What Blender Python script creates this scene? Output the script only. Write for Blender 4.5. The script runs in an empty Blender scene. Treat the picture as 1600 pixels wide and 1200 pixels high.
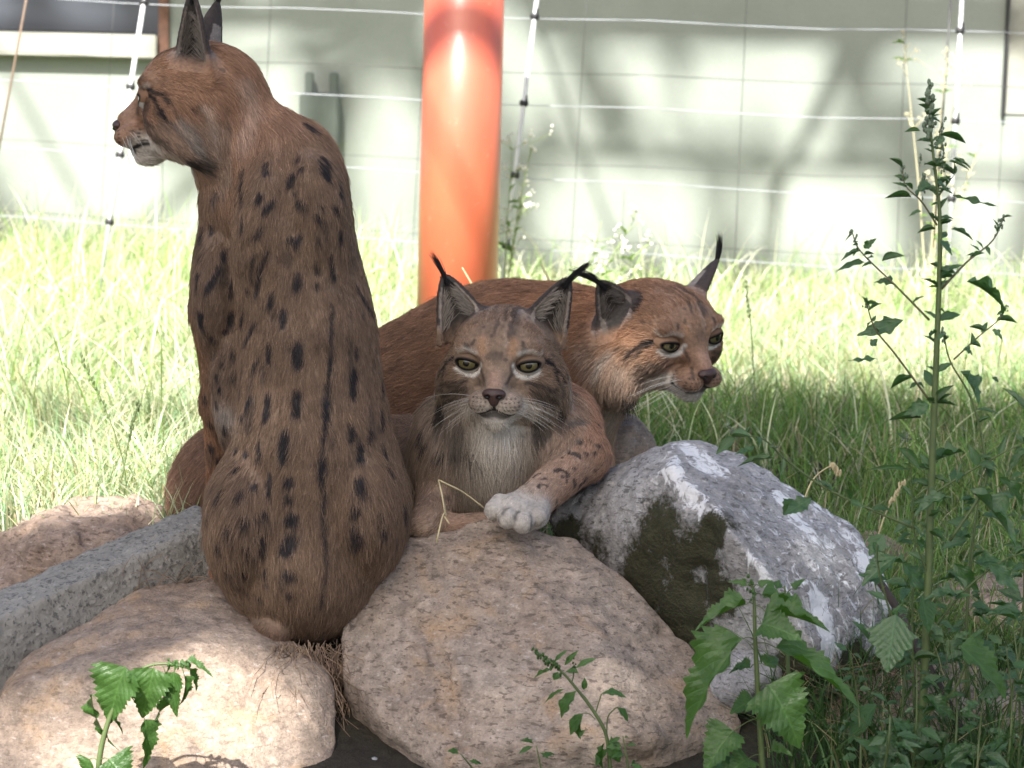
import bpy, bmesh, math, random
import numpy as np
from mathutils import Vector, Matrix
from mathutils.bvhtree import BVHTree

random.seed(7)
RNG = np.random.default_rng(11)
scene = bpy.context.scene
COL = scene.collection

# ------------------------------------------------------------------ camera, sky, sun, exposure
F_PX = 4115.0
CAM = np.array((0.0, -3.75, 0.88))
PITCH, ROLL = math.radians(8.49), math.radians(1.3)
cam_data = bpy.data.cameras.new('camera')
cam = bpy.data.objects.new('camera', cam_data)
COL.objects.link(cam)
cam_rot = Matrix.Rotation(math.pi / 2 - PITCH, 4, 'X') @ Matrix.Rotation(ROLL, 4, 'Z')
cam.matrix_world = Matrix.Translation(Vector(CAM)) @ cam_rot
cam_data.sensor_width = 36.0
cam_data.lens = 36.0 * F_PX / 1600.0
cam_data.clip_start, cam_data.clip_end = 0.05, 200.0
cam_data.dof.use_dof = True
cam_data.dof.focus_distance = 3.72
cam_data.dof.aperture_fstop = 9.0
scene.camera = cam

SUN_DIR = np.array((0.17, 0.65, -0.74)); SUN_DIR /= np.linalg.norm(SUN_DIR)   # the way the light travels
to_sun = -SUN_DIR
world = bpy.data.worlds.new('World'); scene.world = world
world.use_nodes = True
wn = world.node_tree
sky_tex = wn.nodes.new('ShaderNodeTexSky')
sky_tex.sky_type = 'NISHITA'
sky_tex.sun_disc = False
sky_tex.sun_elevation = math.asin(to_sun[2])
sky_tex.sun_rotation = math.atan2(to_sun[0], to_sun[1]) % (2 * math.pi)
sky_tex.air_density, sky_tex.dust_density, sky_tex.ozone_density = 0.9, 3.5, 0.5
wn.links.new(sky_tex.outputs[0], wn.nodes['Background'].inputs[0])
wn.nodes['Background'].inputs[1].default_value = 0.078
sun_data = bpy.data.lights.new('sun', 'SUN')
sun_data.energy, sun_data.angle, sun_data.color = 4.6, math.radians(0.55), (1.0, 0.97, 0.92)
sun = bpy.data.objects.new('sun', sun_data); COL.objects.link(sun)
sun.rotation_euler = Vector(SUN_DIR).to_track_quat('-Z', 'Y').to_euler()
sun.location = (-2, -6, 8)
scene.view_settings.view_transform = 'Standard'
scene.view_settings.look = 'None'
scene.view_settings.exposure = 1.72
scene.view_settings.gamma = 1.0
scene.render.engine = 'CYCLES'
scene.cycles.use_denoising = True
scene.cycles.max_bounces = 8
scene.cycles.diffuse_bounces = 4
scene.cycles.transmission_bounces = 4
scene.cycles.transparent_max_bounces = 8
scene.cycles.sample_clamp_indirect = 6.0

# ------------------------------------------------------------------ helpers
RM = np.array(cam_rot.to_3x3())

def W(px, py, Y):
    """world point seen at photo position (px, py) at distance plane Y"""
    d = RM @ np.array(((px - 800) / F_PX, -(py - 600) / F_PX, -1.0))
    return CAM + d * ((Y - CAM[1]) / d[1])

def PXM(Y):
    return (Y - CAM[1]) / F_PX          # metres per photo pixel at Y

def nrm(v):
    v = np.asarray(v, float)
    return v / max(1e-9, np.linalg.norm(v))

def nrows(a):
    return a / np.maximum(1e-9, np.linalg.norm(a, axis=1, keepdims=True))

def vnoise(P, scale, seed=0):
    """smooth value noise in -1..1"""
    q = P / scale + seed * 17.31
    i = np.floor(q).astype(np.int64); f = q - i
    f = f * f * (3 - 2 * f)
    def h(ix, iy, iz):
        n = (ix * 374761393 + iy * 668265263 + iz * 2147483647 + seed * 974711) & 0x7fffffff
        n = ((n ^ (n >> 13)) * 1274126177) & 0x7fffffff
        n = n ^ (n >> 16)
        return (n & 0xffff) / 32767.5 - 1.0
    r = 0
    for a in (0, 1):
        wx = f[:, 0] if a else 1 - f[:, 0]
        for b in (0, 1):
            wy = f[:, 1] if b else 1 - f[:, 1]
            for c in (0, 1):
                wz = f[:, 2] if c else 1 - f[:, 2]
                r = r + wx * wy * wz * h(i[:, 0] + a, i[:, 1] + b, i[:, 2] + c)
    return r

def fbm(P, scale, seed=0, octs=4, gain=0.5):
    r, a = 0, 1.0
    for o in range(octs):
        r = r + a * vnoise(P, scale / (2 ** o), seed + o)
        a *= gain
    return r

def sm(a, b, x):
    t = np.clip((x - a) / (b - a), 0, 1)
    return t * t * (3 - 2 * t)

def mesh_from(name, verts, faces, smooth=True):
    """faces: (n,3) or (n,4) int array, or list"""
    me = bpy.data.meshes.new(name)
    if isinstance(faces, np.ndarray):
        n, k = faces.shape
        me.vertices.add(len(verts)); me.vertices.foreach_set('co', np.asarray(verts, np.float32).ravel())
        me.loops.add(n * k); me.loops.foreach_set('vertex_index', faces.astype(np.int32).ravel())
        me.polygons.add(n); me.polygons.foreach_set('loop_start', np.arange(0, n * k, k, dtype=np.int32))
        me.update(calc_edges=True)
    else:
        me.from_pydata([tuple(v) for v in verts], [], faces)
        me.update()
    if smooth:
        me.polygons.foreach_set('use_smooth', np.ones(len(me.polygons), bool))
    return me

def vcol(me, cols, name='Col'):
    a = me.color_attributes.new(name, 'FLOAT_COLOR', 'POINT')
    c = np.ones((len(me.vertices), 4), np.float32); c[:, :3] = cols
    a.data.foreach_set('color', c.ravel())

def vfloat(me, vals, name):
    a = me.attributes.new(name, 'FLOAT', 'POINT')
    a.data.foreach_set('value', np.asarray(vals, np.float32))

def link(name, data, mat=None, parent=None, loc=None):
    o = bpy.data.objects.new(name, data)
    COL.objects.link(o)
    if mat is not None: data.materials.append(mat)
    if parent is not None: o.parent = parent
    if loc is not None: o.location = loc
    return o

def tag(o, label=None, cat=None, group=None, kind=None):
    if label: o['label'] = label
    if cat: o['category'] = cat
    if group: o['group'] = group
    if kind: o['kind'] = kind
    return o

def empty(name, loc, label, cat, group=None):
    o = bpy.data.objects.new(name, None); COL.objects.link(o)
    o.location = Vector(loc); o.empty_display_size = 0.05
    return tag(o, label, cat, group)

# ------------------------------------------------------------------ node helper
class NT:
    def __init__(s, name):
        s.m = bpy.data.materials.new(name); s.m.use_nodes = True
        s.t = s.m.node_tree; s.t.nodes.clear()
        s.out = s.t.nodes.new('ShaderNodeOutputMaterial')
    def n(s, typ, ins=None, **kw):
        nd = s.t.nodes.new(typ)
        for k, v in kw.items(): setattr(nd, k, v)
        for k, v in (ins or {}).items(): s.set(nd, k, v)
        return nd
    def set(s, nd, k, v):
        i = nd.inputs[k]
        if hasattr(v, 'is_output'): s.t.links.new(v, i)
        elif hasattr(v, 'outputs'): s.t.links.new(v.outputs[0], i)
        else: i.default_value = v
    def ramp(s, fac, stops, interp='LINEAR'):
        r = s.n('ShaderNodeValToRGB', {0: fac}); r.color_ramp.interpolation = interp
        e = r.color_ramp.elements
        while len(e) < len(stops): e.new(0.5)
        for el, (p, c) in zip(e, stops):
            el.position = p
            el.color = (c, c, c, 1) if isinstance(c, (int, float)) else (*c, 1)
        return r
    def mix(s, fac, a, b, blend='MIX'):
        m = s.n('ShaderNodeMix', data_type='RGBA', blend_type=blend)
        for k, v in ((0, fac), (6, a), (7, b)):
            if isinstance(v, tuple) and len(v) == 3: v = (*v, 1)
            s.set(m, k, v)
        return m.outputs[2]
    def math(s, op, a, b=0.0, c=None):
        m = s.n('ShaderNodeMath', operation=op); s.set(m, 0, a); s.set(m, 1, b)
        if c is not None: s.set(m, 2, c)
        return m.outputs[0]
    def noise(s, vec, scale, detail=4, rough=0.55, dist=0.0):
        return s.n('ShaderNodeTexNoise', {'Vector': vec, 'Scale': scale, 'Detail': detail, 'Roughness': rough, 'Distortion': dist}).outputs[0]
    def obj(s): return s.n('ShaderNodeTexCoord').outputs['Object']
    def uv(s): return s.n('ShaderNodeTexCoord').outputs['UV']
    def attr(s, name, out=0): return s.n('ShaderNodeAttribute', attribute_name=name).outputs[out]
    def bump(s, h, strength=0.4, dist=0.01):
        return s.n('ShaderNodeBump', {'Strength': strength, 'Distance': dist, 'Height': h}).outputs[0]
    def bsdf(s, col, rough=0.8, normal=None, **kw):
        if isinstance(col, tuple) and len(col) == 3: col = (*col, 1)
        b = s.n('ShaderNodeBsdfPrincipled', {'Base Color': col, 'Roughness': rough})
        for k, v in kw.items(): s.set(b, k.replace('_', ' '), v)
        if normal is not None: s.set(b, 'Normal', normal)
        s.t.links.new(b.outputs[0], s.out.inputs[0])
        return b

def plain(name, col, rough=0.7, var=0.15, scale=60, bump=0.0, **kw):
    m = NT(name); o = m.obj(); nz = m.noise(o, scale, 4)
    a = tuple(x * (1 - var) for x in col); b = tuple(min(1, x * (1 + var)) for x in col)
    c = m.ramp(nz, [(0.3, a), (0.7, b)])
    m.bsdf(c.outputs[0], rough, m.bump(nz, bump, 0.004) if bump else None, **kw)
    return m.m

# ------------------------------------------------------------------ implicit solids -> one mesh (surface nets)
def axis(lo, hi, step, fine=None):
    """grid lines; fine=(a,b,step) makes a denser interval"""
    pts = [lo]
    while pts[-1] < hi:
        h = step
        if fine and fine[0] - step < pts[-1] < fine[1]: h = fine[2]
        pts.append(pts[-1] + h)
    while (len(pts) - 1) % 4: pts.append(pts[-1] + step)
    return np.array(pts)

def surface_nets(f, ax, ay, az, project=True):
    n = [len(ax), len(ay), len(az)]
    cx, cy, cz = ax[::4], ay[::4], az[::4]
    G = np.stack(np.meshgrid(cx, cy, cz, indexing='ij'), -1).reshape(-1, 3)
    cv = f(G).reshape(len(cx), len(cy), len(cz))
    mn = np.abs(cv)
    m8 = np.minimum.reduce([mn[i:mn.shape[0] - 1 + i, j:mn.shape[1] - 1 + j, k:mn.shape[2] - 1 + k] for i in (0, 1) for j in (0, 1) for k in (0, 1)])
    dg = np.sqrt(np.diff(cx)[:, None, None] ** 2 + np.diff(cy)[None, :, None] ** 2 + np.diff(cz)[None, None, :] ** 2)
    act = m8 < dg * 0.95
    V = np.repeat(np.repeat(np.repeat(cv, 4, 0), 4, 1), 4, 2)[:n[0], :n[1], :n[2]].astype(np.float64)
    a4 = np.repeat(np.repeat(np.repeat(act, 4, 0), 4, 1), 4, 2)
    M = np.zeros(n, bool)
    for i in (0, 1):
        for j in (0, 1):
            for k in (0, 1):
                M[i:i + n[0] - 1, j:j + n[1] - 1, k:k + n[2] - 1] |= a4
    idx = np.argwhere(M)
    P = np.stack([ax[idx[:, 0]], ay[idx[:, 1]], az[idx[:, 2]]], 1)
    V[M] = f(P)
    ins = V < 0
    s = np.zeros([k - 1 for k in n], np.int8)
    for i in (0, 1):
        for j in (0, 1):
            for k in (0, 1):
                s += ins[i:n[0] - 1 + i, j:n[1] - 1 + j, k:n[2] - 1 + k]
    C = np.argwhere((s > 0) & (s < 8))
    cid = -np.ones(s.shape, np.int64); cid[tuple(C.T)] = np.arange(len(C))
    acc = np.zeros((len(C), 3)); cnt = np.zeros(len(C))
    for d in range(3):
        o1, o2 = [(1, 2), (0, 2), (0, 1)][d]
        for p in (0, 1):
            for q in (0, 1):
                a = np.zeros(3, int); a[o1], a[o2] = p, q
                b = a.copy(); b[d] = 1
                v0, v1 = V[tuple((C + a).T)], V[tuple((C + b).T)]
                cr = (v0 < 0) != (v1 < 0)
                t = np.where(cr, v0 / np.where(cr, v0 - v1, 1), 0)
                pos = np.tile(a.astype(float), (len(C), 1)); pos[:, d] = t
                acc += pos * cr[:, None]; cnt += cr
    fr = acc / np.maximum(cnt, 1)[:, None]
    verts = np.stack([A[C[:, d]] + fr[:, d] * (A[C[:, d] + 1] - A[C[:, d]]) for d, A in enumerate((ax, ay, az))], 1)
    quads = []
    for d in range(3):
        o1, o2 = [(1, 2), (2, 0), (0, 1)][d]
        sl0 = [slice(None)] * 3; sl1 = [slice(None)] * 3
        sl0[d] = slice(0, -1); sl1[d] = slice(1, None)
        E = np.argwhere(ins[tuple(sl0)] != ins[tuple(sl1)])
        E = E[(E[:, o1] > 0) & (E[:, o2] > 0) & (E[:, o1] < n[o1] - 1) & (E[:, o2] < n[o2] - 1)]
        e1 = np.zeros(3, int); e1[o1] = 1
        e2 = np.zeros(3, int); e2[o2] = 1
        q = np.stack([cid[tuple((E - e1 - e2).T)], cid[tuple((E - e2).T)], cid[tuple(E.T)], cid[tuple((E - e1).T)]], 1)
        fl = ~ins[tuple(E.T)]
        q[fl] = q[fl][:, ::-1]
        quads.append(q)
    Q = np.concatenate(quads)
    if project:
        g, v = grad(f, verts)
        st = np.clip(v, -0.004, 0.004)
        verts = verts - g * st[:, None]
    return verts, Q

def grad(f, P, e=0.0012):
    v = f(P)
    g = np.stack([f(P + np.eye(3)[i] * e) - v for i in range(3)], 1)
    return nrows(g), v

def vert_normals(V, Q):
    n = np.cross(V[Q[:, 2]] - V[Q[:, 0]], V[Q[:, 3]] - V[Q[:, 1]])
    N = np.zeros_like(V)
    for c in range(4):
        for d in range(3):
            N[:, d] += np.bincount(Q[:, c], n[:, d], len(V))
    return nrows(N)

def sd_ell(P, c, r, R=None):
    q = P - c
    if R is not None: q = q @ R            # columns of R are the local axes
    k0 = np.linalg.norm(q / r, axis=1); k1 = np.linalg.norm(q / (r * r), axis=1)
    return np.where(k1 > 1e-9, k0 * (k0 - 1) / np.maximum(k1, 1e-9), -min(r))

def sd_cap(P, a, b, ra, rb):
    ba = b - a
    t = np.clip(((P - a) @ ba) / max(1e-12, ba @ ba), 0, 1)
    return np.linalg.norm(P - a - t[:, None] * ba, axis=1) - (ra + (rb - ra) * t)

def smin(a, b, k):
    h = np.clip(0.5 + 0.5 * (b - a) / k, 0, 1)
    return b + (a - b) * h - k * h * (1 - h)

def smax(a, b, k): return -smin(-a, -b, k)

def seg_dist(P, pts):
    """distance from points to a polyline"""
    d = np.full(len(P), 1e9)
    if len(pts) == 1: return np.linalg.norm(P - pts[0], axis=1)
    for a, b in zip(pts[:-1], pts[1:]):
        d = np.minimum(d, sd_cap(P, np.asarray(a, float), np.asarray(b, float), 0, 0))
    return d

def smooth_path(pts, per=5):
    pts = np.asarray(pts, float)
    if len(pts) < 3:
        return pts
    p = np.vstack([2 * pts[0] - pts[1], pts, 2 * pts[-1] - pts[-2]])
    out = []
    for i in range(1, len(p) - 2):
        for t in np.linspace(0, 1, per, endpoint=False):
            a, b, c, d = p[i - 1], p[i], p[i + 1], p[i + 2]
            out.append(0.5 * (2 * b + (c - a) * t + (2 * a - 5 * b + 4 * c - d) * t * t + (3 * b - a - 3 * c + d) * t ** 3))
    out.append(pts[-1])
    return np.array(out)

def tube_geo(path, radii, sides=6):
    path = np.asarray(path, float); n = len(path)
    radii = np.interp(np.linspace(0, 1, n), np.linspace(0, 1, len(radii)), radii)
    T = np.gradient(path, axis=0); T = nrows(T)
    up = np.array((0.31, 0.87, 0.37)); V, Fc = [], []
    for i in range(n):
        x = nrm(np.cross(T[i], up)); y = np.cross(T[i], x)
        for s in range(sides):
            a = 2 * math.pi * s / sides
            V.append(path[i] + radii[i] * (math.cos(a) * x + math.sin(a) * y))
    for i in range(n - 1):
        for s in range(sides):
            s2 = (s + 1) % sides
            Fc.append((i * sides + s, i * sides + s2, (i + 1) * sides + s2, (i + 1) * sides + s))
    Fc.append(tuple(range(sides))[::-1]); Fc.append(tuple((n - 1) * sides + s for s in range(sides)))
    return V, Fc

def tubes_mesh(name, items, sides=6):
    V, Fc = [], []
    for path, radii in items:
        v, f = tube_geo(path, radii, sides)
        o = len(V); V += v; Fc += [tuple(i + o for i in q) for q in f]
    return mesh_from(name, V, Fc)
# ------------------------------------------------------------------ setting: terrain, wall, fence, post
def ground_z(x, y):
    P = np.stack([x, y, np.zeros_like(x)], 1)
    z = -0.17 * (1 - sm(-0.45, 0.55, y)) + 0.025 * vnoise(P, 0.6, 4) * sm(-0.2, 1.2, y) + 0.012 * vnoise(P, 0.17, 5)
    return z

def soil_material():
    m = NT('soil'); o = m.obj()
    a, b = m.noise(o, 5, 6), m.noise(o, 60, 5, 0.7)
    c = m.mix(m.ramp(a, [(0.35, 0), (0.65, 1)]), (0.032, 0.025, 0.018), (0.055, 0.05, 0.025))
    c = m.mix(1.0, c, m.ramp(b, [(0.3, 0.5), (0.7, 1.2)]), 'MULTIPLY')
    m.bsdf(c, 0.95, m.bump(b, 0.9, 0.02)); return m.m

gx = np.concatenate([[-60, -25, -10, -5], np.arange(-3, 3.01, 0.05), [5, 10, 25, 60]])
gy = np.concatenate([[-60, -25, -12, -7], np.arange(-4.5, 5.01, 0.05), [8, 15, 30, 60]])
GX, GY = np.meshgrid(gx, gy, indexing='ij')
gz = ground_z(GX.ravel(), GY.ravel())
gv = np.stack([GX.ravel(), GY.ravel(), gz], 1)
ii = np.arange(len(gx) * len(gy)).reshape(len(gx), len(gy))
gq = np.stack([ii[:-1, :-1], ii[1:, :-1], ii[1:, 1:], ii[:-1, 1:]], -1).reshape(-1, 4)
tag(link('ground', mesh_from('ground', gv, gq), soil_material()), kind='structure')

YW = 4.3
def wall_material():
    m = NT('wall_paint'); o = m.obj()
    a, b = m.noise(o, 2.2, 5), m.noise(o, 180, 3)
    c = m.mix(m.ramp(a, [(0.3, 0), (0.7, 1)]), (0.225, 0.25, 0.22), (0.295, 0.32, 0.285))
    c = m.mix(1.0, c, m.ramp(b, [(0.3, 0.88), (0.7, 1.04)]), 'MULTIPLY')
    m.bsdf(c, 0.85, m.bump(b, 0.25, 0.003)); return m.m
M_WALL = wall_material()
M_PALE = plain('pale_trim', (0.32, 0.32, 0.27), 0.6, 0.08, 20)
M_DARKP = plain('dark_glass', (0.055, 0.062, 0.075), 0.35, 0.25, 3)
M_RUST = plain('rusty_steel', (0.15, 0.075, 0.05), 0.8, 0.35, 30)
M_SHADOW = plain('grey_green_shadow', (0.105, 0.125, 0.11), 0.7, 0.12, 12)
M_DKWIRE = plain('dark_wire', (0.06, 0.062, 0.058), 0.6, 0.1)
M_WIRE = plain('pale_wire', (0.38, 0.40, 0.43), 0.45, 0.05)
M_STAKE = plain('white_stake', (0.62, 0.63, 0.64), 0.45, 0.08, 40)
M_CLIP = plain('black_plastic', (0.018, 0.018, 0.02), 0.5, 0.2)
M_CANE = plain('brown_cane', (0.16, 0.11, 0.075), 0.7, 0.2)

def box_geo(x0, x1, y0, y1, z0, z1, bev=0.0):
    bm = bmesh.new()
    bmesh.ops.create_cube(bm, size=1.0)
    for v in bm.verts:
        v.co = Vector((x0 + (v.co.x + .5) * (x1 - x0), y0 + (v.co.y + .5) * (y1 - y0), z0 + (v.co.z + .5) * (z1 - z0)))
    if bev: bmesh.ops.bevel(bm, geom=bm.edges[:], offset=bev, segments=2, affect='EDGES')
    me = bpy.data.meshes.new('box'); bm.to_mesh(me); bm.free(); return me

def part_box(name, b, mat, parent, bev=0.003):
    """box given in world metres, put under parent"""
    L = parent.location
    return link(name, box_geo(b[0] - L.x, b[1] - L.x, b[2] - L.y, b[3] - L.y, b[4] - L.z, b[5] - L.z, bev), mat, parent)

# wall with its slit window, side window and a block standing in for a shadow
wl = empty('building', (0, YW, 0), 'pale green painted building wall behind the wire fence', 'building')
zt = lambda py, px=800: W(px, py, YW)[2]
xw = lambda px, py=200: W(px, py, YW)[0]
lx0, lx1 = xw(255, 20), xw(1570, 100)
wz_top, wz_bot = zt(-140, 120), zt(50, 120)
part_box('wall', (lx0, lx1 , YW, YW + 0.22, -0.3, 1.55), M_WALL, wl, 0)
part_box('wall', (-14, lx0 - 0.002, YW, YW + 0.22, -0.3, wz_bot - 0.075), M_WALL, wl, 0)
part_box('wall', (-14, lx0 - 0.002, YW, YW + 0.22, wz_top, 1.55), M_WALL, wl, 0)
wr_bot = zt(182, 1590)
part_box('wall', (lx1 + 0.002, 14, YW, YW + 0.22, -0.3, wr_bot), M_WALL, wl, 0)
wn_ = part_box('window', (-14, lx0 - 0.012, YW + 0.06, YW + 0.09, wz_bot - 0.002, wz_top), M_DARKP, wl)
part_box('sill', (-14, lx0 - 0.014, YW - 0.05, YW + 0.15, wz_bot - 0.074, wz_bot - 0.004), M_PALE, wl, 0.004)
fz = zt(165, 255)
part_box('corner_strip', (lx0 - 0.012, lx0 + 0.020, YW - 0.02, YW - 0.003, fz, 1.5), M_RUST, wl)
part_box('shutter', (lx1 + 0.004, 14, YW + 0.02, YW + 0.06, wr_bot + 0.004, 1.55), M_PALE, wl)
part_box('shutter_edge', (lx1 - 0.006, lx1 + 0.003, YW - 0.025, YW - 0.003, wr_bot, 1.55), M_CLIP, wl, 0.001)
part_box('roof_edge', (-14, 14, YW - 0.12, YW + 0.6, 1.56, 1.66), M_RUST, wl)
bx0, bx1 = xw(470), xw(531)
mb = empty('shadow_block', (0.5 * (bx0 + bx1), YW, zt(205)), 'grey-green block with two prongs standing in for a shadow on the wall behind the sitting lynx', 'shadow block')
part_box('shadow_body', (bx0, bx1, YW - 0.07, YW - 0.002, zt(228, 500), zt(145, 500)), M_SHADOW, mb, 0.006)
for q in (484, 522):
    part_box('prong', (xw(q) - 0.013, xw(q) + 0.013, YW - 0.05, YW - 0.024, zt(147, 500), zt(112, 500)), M_SHADOW, mb, 0.004)

# dark wire mesh close to the wall
YM = 3.75
mf = empty('mesh_fence', (0, YM, 0), 'thin dark wire mesh standing close to the wall', 'mesh fence')
mo = np.array((0, YM, 0))
def sag(a, b, s, n=14):
    t = np.linspace(0, 1, n)[:, None]
    p = a + (b - a) * t; p[:, 2] -= (4 * s * t * (1 - t))[:, 0]; p[:, 2] += 0.004 * np.sin(t[:, 0] * 23)
    return p
for l, r in ((78, 140), (215, 287), (326, 412), (430, 520)):
    pa = sag(W(-90, l, YM), W(1690, r, YM), 0.006)
    link('mesh_wire', tubes_mesh('mesh_wire', [(pa - mo, [0.0010])], 4), M_DKWIRE, mf)
for t, b in ((-95, -130), (180, 150), (425, 400), (668, 640), (918, 888), (1168, 1145), (1418, 1398), (1640, 1625)):
    a, c = W(t, -30, YM), W(b, 470, YM)
    c = c + (c - a) * 0.35
    link('mesh_wire', tubes_mesh('mesh_wire', [(sag(a, c, 0.0, 8) - mo, [0.0010])], 4), M_DKWIRE, mf)

# pale wire fence with leaning stakes and black clips
YF = 3.0
wf = empty('wire_fence', (0, YF, 0), 'pale wire fence on thin leaning stakes with black clips', 'wire fence')
fo = np.array((0, YF, 0))
rows = ((-8, 56), (122, 197), (226, 322), (333, 436), (440, 545))
for l, r in rows:
    link('wire', tubes_mesh('wire', [(sag(W(-90, l, YF), W(1700, r, YF), 0.005) - fo, [0.0011])], 5), M_WIRE, wf)
stakes = [((236, -70), (152, 470), 0.0062, M_STAKE, True), ((846, -60), (779, 480), 0.0058, M_STAKE, True),
          ((1506, -60), (1478, 480), 0.0052, M_STAKE, True), ((52, -60), (-14, 300), 0.003, M_CANE, False), ((1490, -60), (1462, 330), 0.003, M_DKWIRE, False)]
for t, b, r, mt, clips in stakes:
    a, c = W(*t, YF - 0.006), W(*b, YF - 0.006)
    c = c + (c - a) * 0.15
    st = link('stake', tubes_mesh('stake', [([a - fo, c - fo], [r])], 8), mt, wf)
    if clips:
        for l, rr in rows[:4]:
            # where the stake crosses the wire
            best = min(np.linspace(0, 1, 200), key=lambda u: abs((a + (c - a) * u)[2] - np.interp((a + (c - a) * u)[0], [W(-90, l, YF)[0], W(1700, rr, YF)[0]], [W(-90, l, YF)[2], W(1700, rr, YF)[2]])))
            p = a + (c - a) * best - fo
            bm = bmesh.new(); bmesh.ops.create_icosphere(bm, subdivisions=2, radius=1.0)
            for v in bm.verts:
                v.co = Vector((p[0] + v.co.x * 0.0125, p[1] + v.co.y * 0.009, p[2] + v.co.z * (0.0085 + 0.003 * abs(v.co.x))))
            bmesh.ops.create_cone(bm, cap_ends=True, segments=8, radius1=0.006, radius2=0.005, depth=0.03, matrix=Matrix.Translation(Vector(p) + Vector((0.004, 0, 0.006))))
            me = bpy.data.meshes.new('clip'); bm.to_mesh(me); bm.free()
            link('clip', me, M_CLIP, st)

# orange plastic pipe standing upright
def post_material():
    m = NT('orange_plastic'); o = m.obj()
    mp = m.n('ShaderNodeMapping', {'Vector': o, 'Scale': (1, 1, 0.35)})
    a, b = m.noise(mp, 9, 5), m.noise(o, 40, 5, 0.7)
    c = m.mix(m.ramp(a, [(0.3, 0), (0.7, 1)]), (0.52, 0.105, 0.055), (0.60, 0.145, 0.075))
    sc = m.ramp(b, [(0.62, 0), (0.70, 1)])
    c = m.mix(m.math('MULTIPLY', sc, 0.35), c, (0.62, 0.32, 0.2))
    rg = m.ramp(b, [(0.3, 0.34), (0.7, 0.46)])
    m.bsdf(c, rg.outputs[0], m.bump(b, 0.05, 0.003), Coat_Weight=0.7, Coat_Roughness=0.32); return m.m
YP = 2.5
pb, ptp = W(712, 560, YP), W(727, -60, YP)
axp = nrm(ptp - pb); rp = 62.5 * PXM(YP)
pp = empty('orange_post', pb, 'thick glossy orange pipe standing upright in the grass before the wall', 'post')
bm = bmesh.new()
bmesh.ops.create_cone(bm, cap_ends=True, segments=64, radius1=rp * 1.02, radius2=rp * 0.98, depth=1.25)
for f in bm.faces: f.smooth = len(f.verts) == 4
me = bpy.data.meshes.new('pipe'); bm.to_mesh(me); bm.free()
po = link('pipe', me, post_material(), pp)
po.rotation_euler = Vector(axp).to_track_quat('Z', 'Y').to_euler()
po.location = Vector(axp) * 0.50
for zz in (0.0,):
    bm = bmesh.new(); bmesh.ops.create_cone(bm, cap_ends=False, segments=64, radius1=rp * 1.05, radius2=rp * 1.05, depth=0.05)
    for f in bm.faces: f.smooth = True
    me = bpy.data.meshes.new('socket'); bm.to_mesh(me); bm.free()
    so = link('socket_ring', me, po.data.materials[0], pp); so.rotation_euler = po.rotation_euler; so.location = Vector(axp) * -0.02
    me.materials.clear(); me.materials.append(po.data.materials[0])

# ------------------------------------------------------------------ the tree that shades the rocks
def gp(px, py, Y):
    """where the sun ray through a photo point would meet the plane z = 0"""
    p = W(px, py, Y); t = -p[2] / SUN_DIR[2]
    q = p + SUN_DIR * t
    return q[:2]
SUNNY = []          # (centre on z=0, radius): gaps in the crown
for px, py, Y, r in ((30, 1125, -0.31, 0.07), (110, 1110, -0.33, 0.075), (200, 1100, -0.34, 0.075), (290, 1085, -0.33, 0.07), (370, 1075, -0.28, 0.07), (200, 1190, -0.38, 0.10), (330, 1160, -0.36, 0.09), (430, 1110, -0.25, 0.06),
                     (720, 1125, -0.30, 0.035), (800, 1118, -0.31, 0.04), (900, 1125, -0.30, 0.035), (985, 680, 0.55, 0.08), (1000, 1100, -0.25, 0.05), (1240, 1105, -0.5, 0.055), (1120, 1085, -0.5, 0.03), (1540, 1050, -0.42, 0.04), (880, 1090, -0.48, 0.035), (200, 1085, -0.5, 0.12), (150, 1140, -0.5, 0.10), (270, 1070, -0.5, 0.10), (720, 90, YP, 0.14), (725, 160, YP, 0.15), (720, 240, YP, 0.14), (712, 310, YP, 0.10)):
    SUNNY.append((gp(px, py, Y), r))
for px, py, r in ((60, 190, 0.30), (150, 110, 0.22), (620, 205, 0.14), (600, 290, 0.12), (725, 75, 0.12), (840, 100, 0.13), (1235, 90, 0.14), (1130, 130, 0.16), (1520, 150, 0.22),
                  (1530, 300, 0.14), (900, 340, 0.16), (1050, 330, 0.14), (1250, 200, 0.10), (420, 120, 0.14), (1300, 360, 0.18), (620, 400, 0.12), (260, 330, 0.12), (1000, 110, 0.13)):
    SUNNY.append((gp(px, py, YW), r))
SX = np.array([c[0] for c in SUNNY]); SR = np.array([c[1] for c in SUNNY])

def shade(q):
    x, y = q[:, 0], q[:, 1]
    P = np.stack([x, y, 0 * x], 1)
    wob = 0.12 * vnoise(P, 0.35, 91)
    s = np.where(y + wob < 0.33, 1.0, 0.0)
    s = np.maximum(s, ((x + wob > -0.52) & (y + wob < 0.98)) * 1.0)
    s = np.maximum(s, ((x + wob > 0.08) & (y + 2 * wob < 1.75)) * 0.97)
    field = (s < 0.5) & (y < 4.25)
    s = np.where(field, 0.0 + 0.12 * sm(0.15, 0.6, vnoise(P, 0.5, 92)), s)
    s = np.where(y >= 4.25, 0.42 + 0.58 * sm(-0.40, 0.20, fbm(P, 0.55, 93, 3)), s)
    d = np.linalg.norm(q[:, None, :] - SX[None], axis=2) - SR[None] * (1 + 0.35 * vnoise(P, 0.12, 94))[:, None]
    m = d.min(1)
    return s * sm(-0.015, 0.025, m)

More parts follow.
